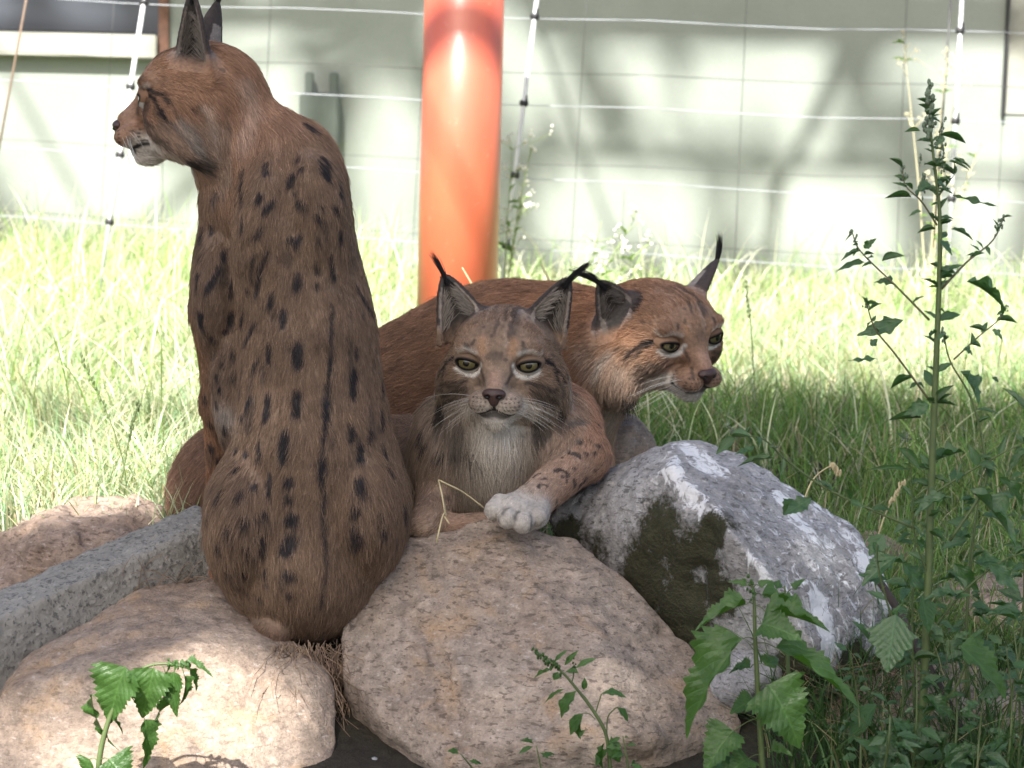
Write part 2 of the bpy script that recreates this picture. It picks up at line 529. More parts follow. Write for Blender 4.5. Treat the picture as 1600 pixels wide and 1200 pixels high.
def leaf_mat(name, col, col2, rough=0.45, trans=0.35, spec=0.4):
    m = NT(name)
    u = m.n('ShaderNodeSeparateXYZ', {0: m.uv()})
    au = m.math('ABSOLUTE', m.math('SUBTRACT', u.outputs[0], 0.5))
    v = m.math('SUBTRACT', m.math('MULTIPLY', u.outputs[1], 7.0), m.math('MULTIPLY', au, 7.5))
    fr = m.math('ABSOLUTE', m.math('SUBTRACT', m.math('FRACT', v), 0.5))
    vein = m.math('MAXIMUM', m.ramp(fr, [(0.0, 1), (0.07, 0)]).outputs[0], m.ramp(au, [(0.0, 1), (0.035, 0)]).outputs[0])
    rnd = m.n('ShaderNodeObjectInfo').outputs['Random']
    nz = m.noise(m.obj(), 4, 3)
    c = m.mix(rnd, col, col2)
    c = m.mix(1.0, c, m.ramp(nz, [(0.3, 0.8), (0.7, 1.15)]), 'MULTIPLY')
    c = m.mix(m.math('MULTIPLY', vein, 0.26), c, tuple(min(1, x * 2.0) for x in col2))
    b = m.bsdf(c, rough, m.bump(m.math('ADD', m.math('MULTIPLY', m.math('SUBTRACT', fr, vein), 0.35), m.noise(m.obj(), 9, 4)), 0.25, 0.02))
    m.set(b, 'Specular IOR Level', spec)
    tc = m.mix(1.0, c, (1.2, 1.5, 0.35, 1), 'MULTIPLY')
    tr = m.n('ShaderNodeBsdfTranslucent', {0: tc})
    mx = m.n('ShaderNodeMixShader', {0: trans, 1: b, 2: tr})
    m.t.links.new(mx.outputs[0], m.out.inputs[0]); return m.m
M_TREELEAF = leaf_mat('tree_leaf', (0.045, 0.085, 0.02), (0.07, 0.12, 0.03))
M_BARK = plain('bark', (0.10, 0.075, 0.055), 0.9, 0.4, 14, 0.8)

def build_tree():
    rng = np.random.default_rng(5)
    n = 60000
    q = np.stack([rng.uniform(-2.6, 2.9, n), rng.uniform(-1.6, 5.6, n)], 1)
    keep = rng.random(n) < shade(q)
    q = q[keep]
    P = np.stack([q[:, 0], q[:, 1], 0 * q[:, 0]], 1)
    # dense over the rocks, looser above the field and the wall
    dens = np.where(q[:, 1] < 1.8, 0.42, 0.20)
    k = rng.random(len(q)) < dens
    q, P = q[k], P[k]
    h = np.clip(7.0 + 1.5 * vnoise(P, 0.9, 95) + rng.normal(0, 0.5, len(q)), 4.8, 9.3) + np.where(q[:, 1] > 4.25, 3.5, 0.0)
    pos = np.stack([q[:, 0], q[:, 1], 0 * h], 1) - SUN_DIR[None] * (h / -SUN_DIR[2])[:, None]
    m = len(pos)
    ln = rng.uniform(0.10, 0.17, m); wd = ln * rng.uniform(0.55, 0.8, m)
    nz = nrows(np.stack([rng.normal(0, 0.5, m), rng.normal(-0.35, 0.5, m), np.abs(rng.normal(1, 0.3, m))], 1))
    tdir = nrows(np.cross(nz, rng.normal(0, 1, (m, 3)))); sdir = np.cross(nz, tdir)
    shp = [(0, -0.5, 0), (0.32, -0.28, 0.05), (0.5, 0.02, 0.08), (0.3, 0.3, 0.04), (0, 0.5, -0.05), (-0.3, 0.3, 0.04), (-0.5, 0.02, 0.08), (-0.32, -0.28, 0.05)]
    V = np.stack([pos + sdir * (wd * s[0])[:, None] + tdir * (ln * s[1])[:, None] + nz * (ln * s[2])[:, None] for s in shp], 1).reshape(-1, 3)
    b = np.arange(m)[:, None] * 8
    Fq = np.concatenate([b + np.array((0, 1, 2, 7)), b + np.array((7, 2, 6, 6)), b + np.array((2, 3, 5, 6)), b + np.array((3, 4, 5, 5))])
    tri = np.concatenate([b + np.array(t) for t in ((0, 1, 7), (1, 2, 7), (7, 2, 6), (2, 3, 6), (6, 3, 5), (3, 4, 5))])
    base = np.array((0.9, -9.2, -0.2))
    t = empty('tree', base, 'tall leafy tree behind the viewer whose crown shades the rocks', 'tree')
    cr = link('crown', mesh_from('crown', V - base, tri), M_TREELEAF, t); cr['kind'] = 'stuff'
    fork = np.array((0.6, -7.6, 4.2))
    link('trunk', tubes_mesh('trunk', [(smooth_path([base, (0.8, -8.8, 1.5), (0.75, -8.2, 3.0), fork]) - base, [0.26, 0.2, 0.17])], 12), M_BARK, t)
    limbs = []
    cs = np.argsort(rng.random(m) + 9 * (q[:, 1] > 1.5))[:26]
    for c in cs:
        e = pos[c]; mid = (fork + e) / 2 + np.array((rng.normal(0, 0.3), rng.normal(0, 0.3), 0.5))
        limbs.append((smooth_path([fork, mid, e]) - base, [0.032, 0.016, 0.006]))
    # limbs whose shadows fall on the wall and post
    def sh(px, py, Y, h):
        p = W(px, py, Y); return p - SUN_DIR * ((h - p[2]) / -SUN_DIR[2])
    for a, b_, Y, r in (((1352, 0), (1215, 300), YW, 0.022), ((1215, 300), (1190, 420), YW, 0.018), ((690, 0), (380, 100), YW, 0.014), ((330, 270), (180, 380), YW, 0.016)):
        limbs.append((smooth_path([sh(*a, Y, 5.2), sh((a[0] + b_[0]) / 2 + 5, (a[1] + b_[1]) / 2, Y, 5.15), sh(*b_, Y, 5.1)]) - base, [r, r * 0.9, r * 0.7]))
    for a, b_, Y, r, hh in (((830, 14), (1660, 26), YW, 0.062, 5.0), ((-40, 20), (640, 24), YW, 0.03, 5.0), ((600, 27), (850, 30), YP - 0.09, 0.045, 5.6), ((780, 232), (1640, 275), YW, 0.016, 5.6)):
        limbs.append((smooth_path([sh(*a, Y, hh), sh((a[0] + b_[0]) / 2, (a[1] + b_[1]) / 2 + 4, Y, hh), sh(*b_, Y, hh)]) - base, [r, r, r * 0.8]))
        e = sh(*a, Y, hh); limbs.append((smooth_path([fork, (fork + e) / 2 + np.array((0, 0, 0.3)), e]) - base, [0.014, 0.010, 0.009]))
    for i, (pa, ra) in enumerate(limbs):
        link('limb', tubes_mesh('limb', [(pa, ra)], 7), M_BARK, t)
build_tree()
# ------------------------------------------------------------------ rocks
def granite(name, c1, c2, streak=0.0, moss=False, orange=0.0, spk=1.0):
    m = NT(name); o = m.obj()
    big, mid, fine = m.noise(o, 7, 5, 0.6, 0.3), m.noise(o, 45, 5, 0.65), m.noise(o, 230, 4, 0.7)
    mp = m.n('ShaderNodeMapping', {'Vector': o, 'Scale': (75, 75, 210), 'Rotation': (0.25, 0.1, 0.3)})
    fl = m.noise(mp, 1.0, 4, 0.6, 0.4)
    c = m.mix(m.ramp(big, [(0.35, 0), (0.68, 1)]), c1, c2)
    c = m.mix(1.0, c, m.ramp(mid, [(0.3, 0.62), (0.7, 1.28)]), 'MULTIPLY')
    if orange:
        og = m.ramp(m.noise(o, 11, 5, 0.65, 0.5), [(0.52, 0), (0.70, orange)])
        c = m.mix(og, c, (0.44, 0.27, 0.13))
    c = m.mix(m.math('MULTIPLY', m.ramp(fl, [(0.565, 0), (0.62, 1)]).outputs[0], 0.72 * spk), c, tuple(x * 0.34 for x in c1))
    c = m.mix(m.math('MULTIPLY', m.ramp(fl, [(0.30, 1), (0.40, 0)]).outputs[0], 0.40), c, (0.62, 0.55, 0.50))
    c = m.mix(1.0, c, m.ramp(fine, [(0.3, 0.75), (0.7, 1.2)]), 'MULTIPLY')
    h = m.math('ADD', m.math('MULTIPLY', mid, 0.7), m.math('ADD', m.math('MULTIPLY', fine, 0.3), m.math('MULTIPLY', fl, 0.35)))
    if streak:
        wm = m.attr('white', 2)
        mp2 = m.n('ShaderNodeMapping', {'Vector': o, 'Scale': (64, 64, 24), 'Rotation': (0.0, 0.75, 0.3)})
        s1 = m.noise(mp2, 1.0, 7, 0.68, 0.9)
        s2 = m.math('ADD', s1, m.math('MULTIPLY', m.math('SUBTRACT', wm, 0.5), 0.50))
        c = m.mix(m.ramp(s2, [(0.47, 0), (0.58, streak)]), c, (0.74, 0.75, 0.76))
    if moss:
        ms = m.math('ADD', m.attr('moss', 2), m.math('MULTIPLY', m.math('SUBTRACT', m.math('ADD', m.math('MULTIPLY', m.noise(o, 24, 6, 0.75), 0.6), m.math('MULTIPLY', m.noise(o, 110, 5, 0.7), 0.4)), 0.5), 1.9))
        mk = m.ramp(ms, [(0.36, 0), (0.62, 1)])
        mc = m.mix(m.noise(o, 90, 4), (0.012, 0.014, 0.006), (0.055, 0.052, 0.022))
        c = m.mix(mk, c, mc)
        h = m.math('ADD', h, m.math('MULTIPLY', mk.outputs[0], m.noise(o, 170, 3)))
    m.bsdf(c, 0.88, m.bump(h, 0.7, 0.009)); return m.m

def concrete():
    m = NT('concrete'); o = m.obj()
    big, fine = m.noise(o, 9, 5), m.noise(o, 120, 5, 0.7)
    vr = m.n('ShaderNodeTexVoronoi', {'Vector': o, 'Scale': 75.0}).outputs[0]
    c = m.mix(m.ramp(big, [(0.3, 0), (0.7, 1)]), (0.22, 0.215, 0.195), (0.31, 0.30, 0.275))
    c = m.mix(m.math('MULTIPLY', m.ramp(fine, [(0.53, 0), (0.62, 1)]).outputs[0], 0.75), c, (0.055, 0.055, 0.058))
    c = m.mix(m.math('MULTIPLY', m.ramp(vr, [(0.12, 1), (0.26, 0)]).outputs[0], 0.6), c, (0.40, 0.385, 0.36))
    c = m.mix(m.ramp(m.noise(o, 24, 5, 0.7), [(0.58, 0), (0.7, 0.5)]), c, (0.10, 0.095, 0.085))
    m.bsdf(c, 0.9, m.bump(m.math('SUBTRACT', fine, m.math('MULTIPLY', vr, 0.6)), 0.8, 0.008)); return m.m

def hull_planes(pts):
    bm = bmesh.new()
    for p in pts: bm.verts.new(p)
    bmesh.ops.convex_hull(bm, input=bm.verts)
    bm.normal_update()
    pl = []
    cen = np.mean(pts, axis=0)
    for f in bm.faces:
        n = np.array(f.normal); d = n @ np.array(f.verts[0].co)
        if n @ cen - d > 0: n, d = -n, -d
        if not any(abs(n @ m - 1) < 1e-4 for m, _ in pl): pl.append((n, d))
    bm.free()
    return np.array([p[0] for p in pl]), np.array([p[1] for p in pl])

def rock(name, label, cat, hulls, mat, step=0.008, k=0.010, amp=0.010, scale=0.11, seed=0, fields=None, cuts=()):
    """hulls: lists of (px, py, Y) corner points"""
    H = [np.array([W(*p) for p in h]) for h in hulls]
    PL = [hull_planes(h) for h in H]
    rr = np.random.default_rng(seed + 500)
    for i, h in enumerate(H):                       # chipped corners: random flat breaks
        N, D = PL[i]; dv = nrows(rr.normal(0, 1, (9, 3)) + np.array((0, -0.5, 0.3)))
        size = np.linalg.norm(h.max(0) - h.min(0))
        sup = (dv @ h.T).max(1) - rr.uniform(0.003, 0.016, 9) * size
        PL[i] = (np.vstack([N, dv]), np.concatenate([D, sup]))
    allp = np.vstack(H); lo, hi = allp.min(0) - 0.03, allp.max(0) + 0.03
    def f(P):
        d = None
        for N, D in PL:
            q = P @ N.T - D
            M = q.max(1)
            di = M + k * np.log(np.exp((q - M[:, None]) / k).sum(1)) - k * 0.7
            d = di if d is None else smin(d, di, 0.02)
        rg_ = np.abs(fbm(P, scale * 0.6, seed + 7, 3))
        d = d + 0.42 * amp * fbm(P, scale * 0.55, seed, 5, 0.58) + 0.5 * amp * (0.5 - np.minimum(1, rg_ * 1.8))
        for pts, r, dep in cuts:
            w = [W(*p) for p in pts]
            d = np.maximum(d, -(seg_dist(P, w) + 0.004 * vnoise(P, 0.02, 3) - r)) if dep is None else d + dep * np.exp(-(seg_dist(P + 0.012 * vnoise(P, 0.03, 3)[:, None], w) / r) ** 2)
        return d
    A = [axis(lo[d], hi[d], step) for d in range(3)]
    V, Q = surface_nets(f, *A)
    base = np.array(((lo[0] + hi[0]) / 2, (lo[1] + hi[1]) / 2, lo[2]))
    me = mesh_from(name, V - base, Q)
    if fields:
        for nm, fn in fields.items(): vfloat(me, fn(V), nm)
    o = link(name, me, mat, None, Vector(base))
    return tag(o, label, cat, 'boulders of the rock pile' if cat == 'boulder' else None)

PINKG = granite('pink_granite', (0.29, 0.225, 0.175), (0.37, 0.305, 0.25), orange=0.55)
PINKG2 = granite('rosy_granite', (0.27, 0.20, 0.15), (0.34, 0.27, 0.215), orange=0.5, spk=0.6)
PINKG3 = granite('brown_granite', (0.26, 0.185, 0.14), (0.34, 0.265, 0.215), orange=0.2)
GREYG = granite('grey_granite', (0.255, 0.245, 0.24), (0.39, 0.39, 0.39), streak=0.95, moss=True)
SLATE = granite('slate_granite', (0.28, 0.28, 0.29), (0.36, 0.36, 0.37))

rock('boulder', 'big rounded pinkish boulder in front, under the lynx paw', 'boulder', [[
    (618, 846, -0.02), (770, 812, 0.0), (898, 840, 0.0), (1000, 925, -0.04), (1090, 1035, -0.09), (1152, 1105, -0.14),
    (538, 930, -0.06), (530, 1050, -0.15), (596, 1120, -0.24), (690, 1188, -0.33), (980, 1150, -0.34), (1150, 1160, -0.2),
    (700, 1270, -0.30), (850, 1290, -0.30), (1120, 1260, -0.22), (570, 1180, -0.15),
    (600, 960, 0.16), (760, 900, 0.22), (900, 920, 0.2), (1080, 1110, 0.1), (1100, 1250, 0.1), (640, 1200, 0.15)]], PINKG, 0.0055, 0.0014, 0.0090, 0.11, 2,
    cuts=[([(640, 935, -0.11), (660, 1000, -0.17), (690, 1050, -0.21), (700, 1095, -0.25), (730, 1180, -0.32)], 0.011, 0.013), ([(690, 1050, -0.21), (640, 1075, -0.22), (590, 1090, -0.21)], 0.009, 0.008), ([(890, 870, -0.02), (940, 960, -0.10), (1000, 1010, -0.15)], 0.006, 0.006), ([(720, 1110, -0.30), (750, 1180, -0.34)], 0.010, 0.012), ([(720, 1140, -0.33), (830, 1125, -0.345), (960, 1140, -0.335)], 0.014, 0.014)])

def moss_f(V):
    m = np.zeros(len(V))
    for px, py, Y, r in ((1050, 830, -0.02, 0.055), (1100, 880, -0.06, 0.065), (1020, 900, 0.0, 0.06), (1080, 950, -0.04, 0.065), (1120, 830, -0.1, 0.03), (960, 850, 0.08, 0.05),
                         (900, 840, 0.1, 0.04), (1130, 930, -0.1, 0.035), (1250, 1060, -0.16, 0.045), (1330, 1040, -0.12, 0.04), (1050, 990, -0.03, 0.04)):
        m = np.maximum(m, np.exp(-(np.linalg.norm(V - W(px, py, Y), axis=1) / r) ** 2))
    pale = np.exp(-(np.linalg.norm(V - W(1098, 895, -0.07), axis=1) / 0.022) ** 2)
    return m * 1.15 - pale * 0.7
def white_f(V):
    m = np.full(len(V), 0.15)
    for pts, r in (([(1040, 690, 0.05), (1055, 740, -0.02), (1085, 790, -0.08), (1120, 815, -0.12)], 0.022), ([(1150, 850, -0.15), (1200, 905, -0.17)], 0.015), ([(1075, 690, 0.08), (1110, 730, 0.03)], 0.03),
                   ([(1220, 780, 0.03), (1260, 850, -0.03)], 0.02), ([(1320, 850, 0.03)], 0.02), ([(1350, 880, 0.0), (1390, 940, -0.03)], 0.02), ([(1220, 870, -0.08), (1320, 920, -0.06)], 0.012),
                   ([(1270, 940, -0.13), (1290, 1010, -0.16)], 0.025), ([(1340, 1020, -0.12)], 0.02), ([(900, 780, 0.12), (980, 770, 0.1)], 0.015)):
        m = np.maximum(m, np.exp(-(seg_dist(V, [W(*p) for p in pts]) / r) ** 2) * 0.68)
    n_top = sm(-0.1, 0.35, V[:, 0] - W(1050, 760, 0)[0] + 0.25 * (V[:, 2] - 0.1)) * 0.30
    return np.clip(m + n_top, 0, 1)
rock('boulder', 'grey boulder with white streaked top and dark mossy side, right of the lynxes', 'boulder', [[
    (858, 808, 0.14), (882, 776, 0.15), (945, 735, 0.14), (1040, 690, 0.10), (1076, 685, 0.12), (1152, 706, 0.12), (1232, 762, 0.10), (1345, 832, 0.05), (1396, 936, -0.02), (1368, 1018, -0.09), (1320, 1052, -0.13),
    (1048, 735, -0.02), (1128, 815, -0.125), (1200, 900, -0.17), (1285, 1045, -0.20),
    (870, 840, 0.10), (950, 895, 0.05), (1020, 960, 0.0), (1092, 1045, -0.06), (1150, 1090, -0.10),
    (1000, 800, 0.40), (1250, 850, 0.36), (1100, 1080, 0.25), (1340, 1090, 0.1), (900, 900, 0.35), (1250, 1120, -0.1)]], GREYG, 0.0055, 0.0014, 0.0065, 0.08, 12,
    fields={'moss': moss_f, 'white': white_f}, cuts=[([(960, 800, 0.08), (1010, 850, 0.02), (1060, 800, -0.02)], 0.02, 0.012), ([(1110, 840, -0.10), (1090, 920, -0.07)], 0.02, 0.012)])
rock('boulder', 'flat pinkish rock with sunlit front, at the lower left', 'boulder', [[
    (0, 1088, -0.18), (38, 1030, -0.12), (76, 1010, -0.10), (150, 984, -0.06), (192, 953, -0.03), (232, 915, 0.02), (330, 908, 0.04), (392, 962, -0.02), (440, 1005, -0.08), (515, 1040, -0.14),
    (16, 1062, -0.26), (160, 1038, -0.285), (300, 1016, -0.25), (410, 1000, -0.18), (480, 1060, -0.22), (525, 1120, -0.22),
    (-40, 1150, -0.28), (-60, 1270, -0.36), (120, 1280, -0.42), (300, 1270, -0.42), (520, 1240, -0.32),
    (100, 1180, 0.1), (300, 1080, 0.15), (480, 1150, 0.1), (-60, 1200, 0.0)]], PINKG2, 0.0055, 0.0015, 0.0065, 0.09, 22,
    cuts=[([(60, 1040, -0.2), (160, 1015, -0.2), (260, 1000, -0.18)], 0.016, 0.012), ([(190, 1060, -0.3), (250, 1110, -0.33), (330, 1150, -0.35)], 0.02, 0.01)])
rock('kerb_block', 'grey concrete block lying slanted at the left, left of the sitting lynx', 'concrete block', [[
    (330, 818, 0.10), (-90, 1008, -0.16), (312, 785, 0.19), (-90, 962, -0.06), (338, 955, 0.07), (-90, 1160, -0.17), (320, 930, 0.2), (-90, 1120, -0.02)]], concrete(), 0.0055, 0.002, 0.0045, 0.05, 32)
rock('boulder', 'brownish rock lying behind the concrete block at the left edge', 'boulder', [[
    (-70, 880, 0.28), (0, 848, 0.33), (62, 808, 0.38), (112, 774, 0.42), (160, 769, 0.42), (252, 794, 0.40), (290, 840, 0.36), (150, 815, 0.26), (60, 850, 0.22), (200, 850, 0.24),
    (-80, 1000, 0.15), (100, 1020, 0.16), (280, 960, 0.25), (50, 900, 0.65), (250, 880, 0.6)]], PINKG3, 0.007, 0.003, 0.020, 0.12, 42,
    cuts=[([(0, 870, 0.24), (60, 895, 0.2)], 0.03, 0.03)])
rock('boulder', 'small sunlit rock seen behind the lying lynx, below the reddish lynx', 'boulder', [[
    (915, 690, 0.62), (950, 645, 0.66), (985, 636, 0.66), (1018, 655, 0.64), (1032, 700, 0.62), (1030, 760, 0.6), (920, 760, 0.58), (970, 690, 0.56), (960, 700, 0.85), (1020, 740, 0.8)]], PINKG2, 0.008, 0.01, 0.008, 0.08, 52)
rock('boulder', 'small brown rock just behind the right end of the grey boulder', 'boulder', [[
    (1330, 840, 0.32), (1365, 822, 0.34), (1405, 845, 0.32), (1438, 885, 0.30), (1430, 950, 0.25), (1320, 920, 0.28), (1370, 860, 0.22), (1370, 900, 0.5), (1420, 920, 0.5)]], PINKG3, 0.008, 0.008, 0.008, 0.07, 62)
rock('boulder', 'brown rock at the right edge, upper of the two behind the tall weed', 'boulder', [[
    (1440, 950, 0.12), (1475, 905, 0.14), (1560, 888, 0.16), (1660, 905, 0.16), (1680, 1040, 0.05), (1440, 1030, 0.06), (1540, 940, 0.04), (1640, 950, 0.03), (1500, 980, 0.5), (1660, 1000, 0.5)]], PINKG3, 0.008, 0.008, 0.012, 0.09, 72)
rock('boulder', 'pinkish rock at the lower right corner, behind the weeds', 'boulder', [[
    (1265, 1110, -0.12), (1330, 1060, -0.08), (1430, 1025, -0.05), (1560, 1030, -0.04), (1680, 1060, -0.05), (1700, 1270, -0.2), (1240, 1270, -0.2), (1380, 1110, -0.2), (1560, 1110, -0.2), (1400, 1150, 0.2), (1660, 1150, 0.2)]], PINKG, 0.008, 0.009, 0.011, 0.10, 82)
rock('boulder', 'small slate-grey stone wedged under the grey boulder, behind the nettle', 'boulder', [[
    (1085, 1070, -0.12), (1120, 1020, -0.10), (1200, 985, -0.11), (1250, 1010, -0.12), (1262, 1070, -0.13), (1200, 1110, -0.15), (1110, 1120, -0.15), (1180, 1050, -0.19), (1160, 1090, 0.05), (1240, 1100, 0.05)]], SLATE, 0.007, 0.008, 0.006, 0.06, 92)
rock('pebble', 'round grey-brown pebble in the gap under the front boulder', 'pebble', [[
    (562, 1180, -0.27), (580, 1164, -0.27), (606, 1166, -0.27), (620, 1188, -0.27), (612, 1215, -0.27), (572, 1215, -0.27), (590, 1185, -0.30), (592, 1190, -0.23)]], SLATE, 0.004, 0.008, 0.003, 0.05, 102)
# ------------------------------------------------------------------ lynxes
def fur_material():
    m = NT('lynx_fur')
    col = m.attr('Col')
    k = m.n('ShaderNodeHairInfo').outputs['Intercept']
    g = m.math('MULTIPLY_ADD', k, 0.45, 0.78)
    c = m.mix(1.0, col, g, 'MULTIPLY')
    b = m.bsdf(c, 0.62)
    m.set(b, 'Specular IOR Level', 0.25)
    tr = m.n('ShaderNodeBsdfTranslucent', {0: c})
    mx = m.n('ShaderNodeMixShader', {0: 0.18, 1: b, 2: tr})
    m.t.links.new(mx.outputs[0], m.out.inputs[0])
    return m.m

def skin_material():
    m = NT('lynx_skin')
    o = m.obj()
    nz = m.noise(o, 160, 3)
    c = m.mix(1.0, m.attr('Col'), m.ramp(nz, [(0.3, 0.6), (0.7, 1.0)]), 'MULTIPLY')
    m.bsdf(c, 0.8, m.bump(nz, 0.5, 0.003))
    return m.m

def eye_material():
    m = NT('lynx_eye'); o = m.obj()
    s = m.n('ShaderNodeSeparateXYZ', {0: o})
    r = m.math('SQRT', m.math('ADD', m.math('POWER', s.outputs[0], 2.0), m.math('POWER', s.outputs[2], 2.0)))
    r = m.math('MULTIPLY', r, 1 / 0.0175)
    fib = m.noise(o, 420, 3)
    iris = m.mix(fib, (0.070, 0.060, 0.024), (0.17, 0.145, 0.062))
    c = m.mix(m.ramp(r, [(0.24, 0), (0.30, 1)]), (0.003, 0.003, 0.003), iris)
    c = m.mix(m.ramp(r, [(0.66, 0), (0.76, 1)]), c, (0.012, 0.01, 0.008))
    m.bsdf(c, 0.12, Coat_Weight=1.0, Coat_Roughness=0.02)
    return m.m

def lid_material():
    m = NT('eyelid_skin'); b = m.bsdf(m.attr('Col'), 0.75); m.set(b, 'Specular IOR Level', 0.15); return m.m

M_FUR, M_SKIN, M_EYE, M_LID = fur_material(), skin_material(), eye_material(), lid_material()
M_NOSE = plain('nose_leather', (0.055, 0.030, 0.026), 0.45, 0.35, 500, 0.3)
M_NOSTRIL = plain('nostril_black', (0.004, 0.003, 0.003), 0.6)
BLK = (0.012, 0.011, 0.012)

def hair_object(name, pts, rad, cols, mat, parent, origin):
    """pts (n,k,3) world, rad (k,) or (n,k), cols (n,3)"""
    n, k, _ = pts.shape
    cu = bpy.data.hair_curves.new(name)
    cu.add_curves([k] * n)
    cu.attributes['position'].data.foreach_set('vector', (pts - origin).reshape(-1).astype(np.float32))
    ra = cu.attributes.get('radius') or cu.attributes.new('radius', 'FLOAT', 'POINT')
    ra.data.foreach_set('value', np.ascontiguousarray(np.broadcast_to(rad, (n, k))).astype(np.float32).ravel())
    ca = cu.attributes.new('Col', 'FLOAT_COLOR', 'CURVE')
    c4 = np.ones((n, 4), np.float32); c4[:, :3] = cols
    ca.data.foreach_set('color', c4.ravel())
    cu.update_tag()
    return link(name, cu, mat, parent)

class Lynx:
    def __init__(s, label, loc):
        s.prims = []; s.root = empty('lynx', loc, label, 'lynx', 'lynxes resting on the rock pile')
        s.loc = np.array(loc, float); s.marks = []; s.ears = []; s.cache = {}
    # kind, geometry, blend, op, flow, colour, fur length
    def add(s, kind, geo, k, flow, col, ln, op='u'):
        s.prims.append((kind, geo, k, op, nrm(flow) if flow is not None else None, col, ln))
    def ell(s, p, rpx, dep, k=0.05, flow=(0, 0, -1), col=(0.3, 0.17, 0.1), ln=0.022, rot=0.0):
        sc = PXM(p[2]); c, si = math.cos(rot), math.sin(rot)
        R = np.array(((c, 0, si), (0, 1, 0), (-si, 0, c)))   # rot > 0 turns clockwise in the picture
        s.add('e', (W(*p), np.array((rpx[0] * sc, dep, rpx[1] * sc)), R), k, flow, col, ln)
    def cap(s, a, b, ra, rb, k=0.04, flow=None, col=(0.3, 0.17, 0.1), ln=0.015):
        A, B = W(*a), W(*b)
        s.add('c', (A, B, ra * PXM(a[2]), rb * PXM(b[2])), k, flow if flow is not None else B - A, col, ln)
    def head(s, px, py, Y, fwd, roll=0.0, scale=1.0, ears=None, face=(0.27, 0.17, 0.105), grey=(0.36, 0.29, 0.24), crown=0.063, muz=0.0):
        s.muz = muz
        s.O = W(px, py, Y); s.S = scale
        f = nrm(fwd); x = nrm(np.cross(f, (0, 0, 1))); z = np.cross(x, f)
        c, si = math.cos(roll), math.sin(roll)
        x, z = c * x + si * z, c * z - si * x
        s.R = np.stack([x, f, z], 1); s.face = np.array(face); s.grey = np.array(grey)
        H = lambda q: s.O + s.S * (s.R @ np.array(q, float))
        D = lambda q: s.R @ np.array(q, float)
        s.H, s.D = H, D
        def E(q, r, k, fl, col, ln, op='u', R=None):
            s.add('e', (H(q), np.array(r) * s.S, s.R if R is None else s.R @ R), k * s.S, D(fl) if fl is not None else None, col, ln, op)
        def C(a, b, ra, rb, k, fl, col, ln):
            s.add('c', (H(a), H(b), ra * s.S, rb * s.S), k * s.S, D(fl), col, ln)
        F = face
        E((0, -0.018, 0.012), (0.076, 0.082, crown), 0.04, (0, -1, -0.15), F, 0.009)
        E((0, 0.028, 0.004), (0.060, 0.041, 0.050), 0.025, (0, -0.4, 1), F, 0.007)
        for g in (-1, 1):
            E((g * 0.051, 0.012, -0.030), (0.037, 0.042, 0.038), 0.025, (g * 0.55, -1, -0.45), F, 0.009)
            E((g * 0.063, -0.022, -0.052), (0.030, 0.036, 0.044), 0.035, (g * 0.35, -0.75, -0.8), F, 0.017)
        C((0, 0.040, 0.004), (0, 0.087 + muz, -0.031), 0.024, 0.0145, 0.018, (0, -0.6, 0.8), F, 0.004)
        for g in (-1, 1):
            E((g * 0.0185, 0.078 + 0.85 * muz, -0.0525), (0.0215, 0.026, 0.0170), 0.012, (g * 0.8, -0.7, -0.2), F, 0.005)
            C((g * 0.034, 0.012, -0.062), (g * 0.006, 0.062 + 0.6 * muz, -0.070), 0.026, 0.015, 0.02, (g * 0.4, -1, -0.5), F, 0.011)
            E((g * 0.040, 0.0505, 0.0215), (0.022, 0.011, 0.0085), 0.014, (g * 0.5, -0.4, 0.7), F, 0.006,
              R=np.array(Matrix.Rotation(-g * 0.18, 3, 'Y')))
        E((0, 0.062 + 0.7 * muz, -0.0775), (0.0185, 0.022, 0.0155), 0.012, (0, -1, -0.4), F, 0.007)
        # ears: cupped shells, open to the front
        s.ears = []
        for g, e in zip((-1, 1), ears or ({}, {})):
            base = H(e.get('base', (g * 0.056, -0.022, 0.046)))
            a = nrm(D(e.get('axis', (g * 0.40, -0.06, 1.0))))
            o = D(e.get('open', (g * 0.30, 1.0, 0.1))); o = nrm(o - a * (o @ a))
            u = np.cross(o, a)
            ear = dict(dark=e.get('dark', 1.0), base=base, a=a, o=o, u=u, h=e.get('h', 0.088) * s.S, w=e.get('w', 0.034) * s.S, g=g)
            s.ears.append(ear)
            s.add('ear', ear, 0.012 * s.S, a * 0.9 - o * 0.1, F, 0.005)
        for g in (-1, 1):
            E((g * 0.0435, 0.066, 0.0), (0.0185, 0.017, 0.0130), 0.010, None, None, 0, 'd',
              R=np.array(Matrix.Rotation(-g * 0.16, 3, 'Y')))
    @staticmethod
    def ear_parts(P, e):
        q = P - e['base']; t = q @ e['a'] / e['h']; u = q @ e['u']; v = q @ e['o']
        tt = np.clip(t, -0.3, 1.0)
        w = e['w'] * np.clip((1 - tt), 0.02, 1.3) ** 0.62 * (1 - 0.12 * tt); dp = 0.62 * w
        cone = (np.sqrt((u / w) ** 2 + (v / dp) ** 2) - 1) * np.minimum(w, dp)
        return t, u, v, w, dp, cone
    def pd(s, pr, P):
        if pr[0] == 'e': return sd_ell(P, *pr[1])
        if pr[0] == 'c': return sd_cap(P, *pr[1])
        e = pr[1]; t, u, v, w, dp, cone = s.ear_parts(P, e)
        sh = np.abs(cone) - 0.0026 * s.S
        sh = np.maximum(sh, v - 0.12 * dp)
        return np.maximum(sh, np.maximum((-0.22 - t), (t - 1.0)) * e['h'])
    def sdf(s, P):
        d = np.full(len(P), 9.0)
        for pr in s.prims:
            di = s.pd(pr, P)
            d = smin(d, di, pr[2]) if pr[3] == 'u' else smax(d, -di, pr[2])
        return d
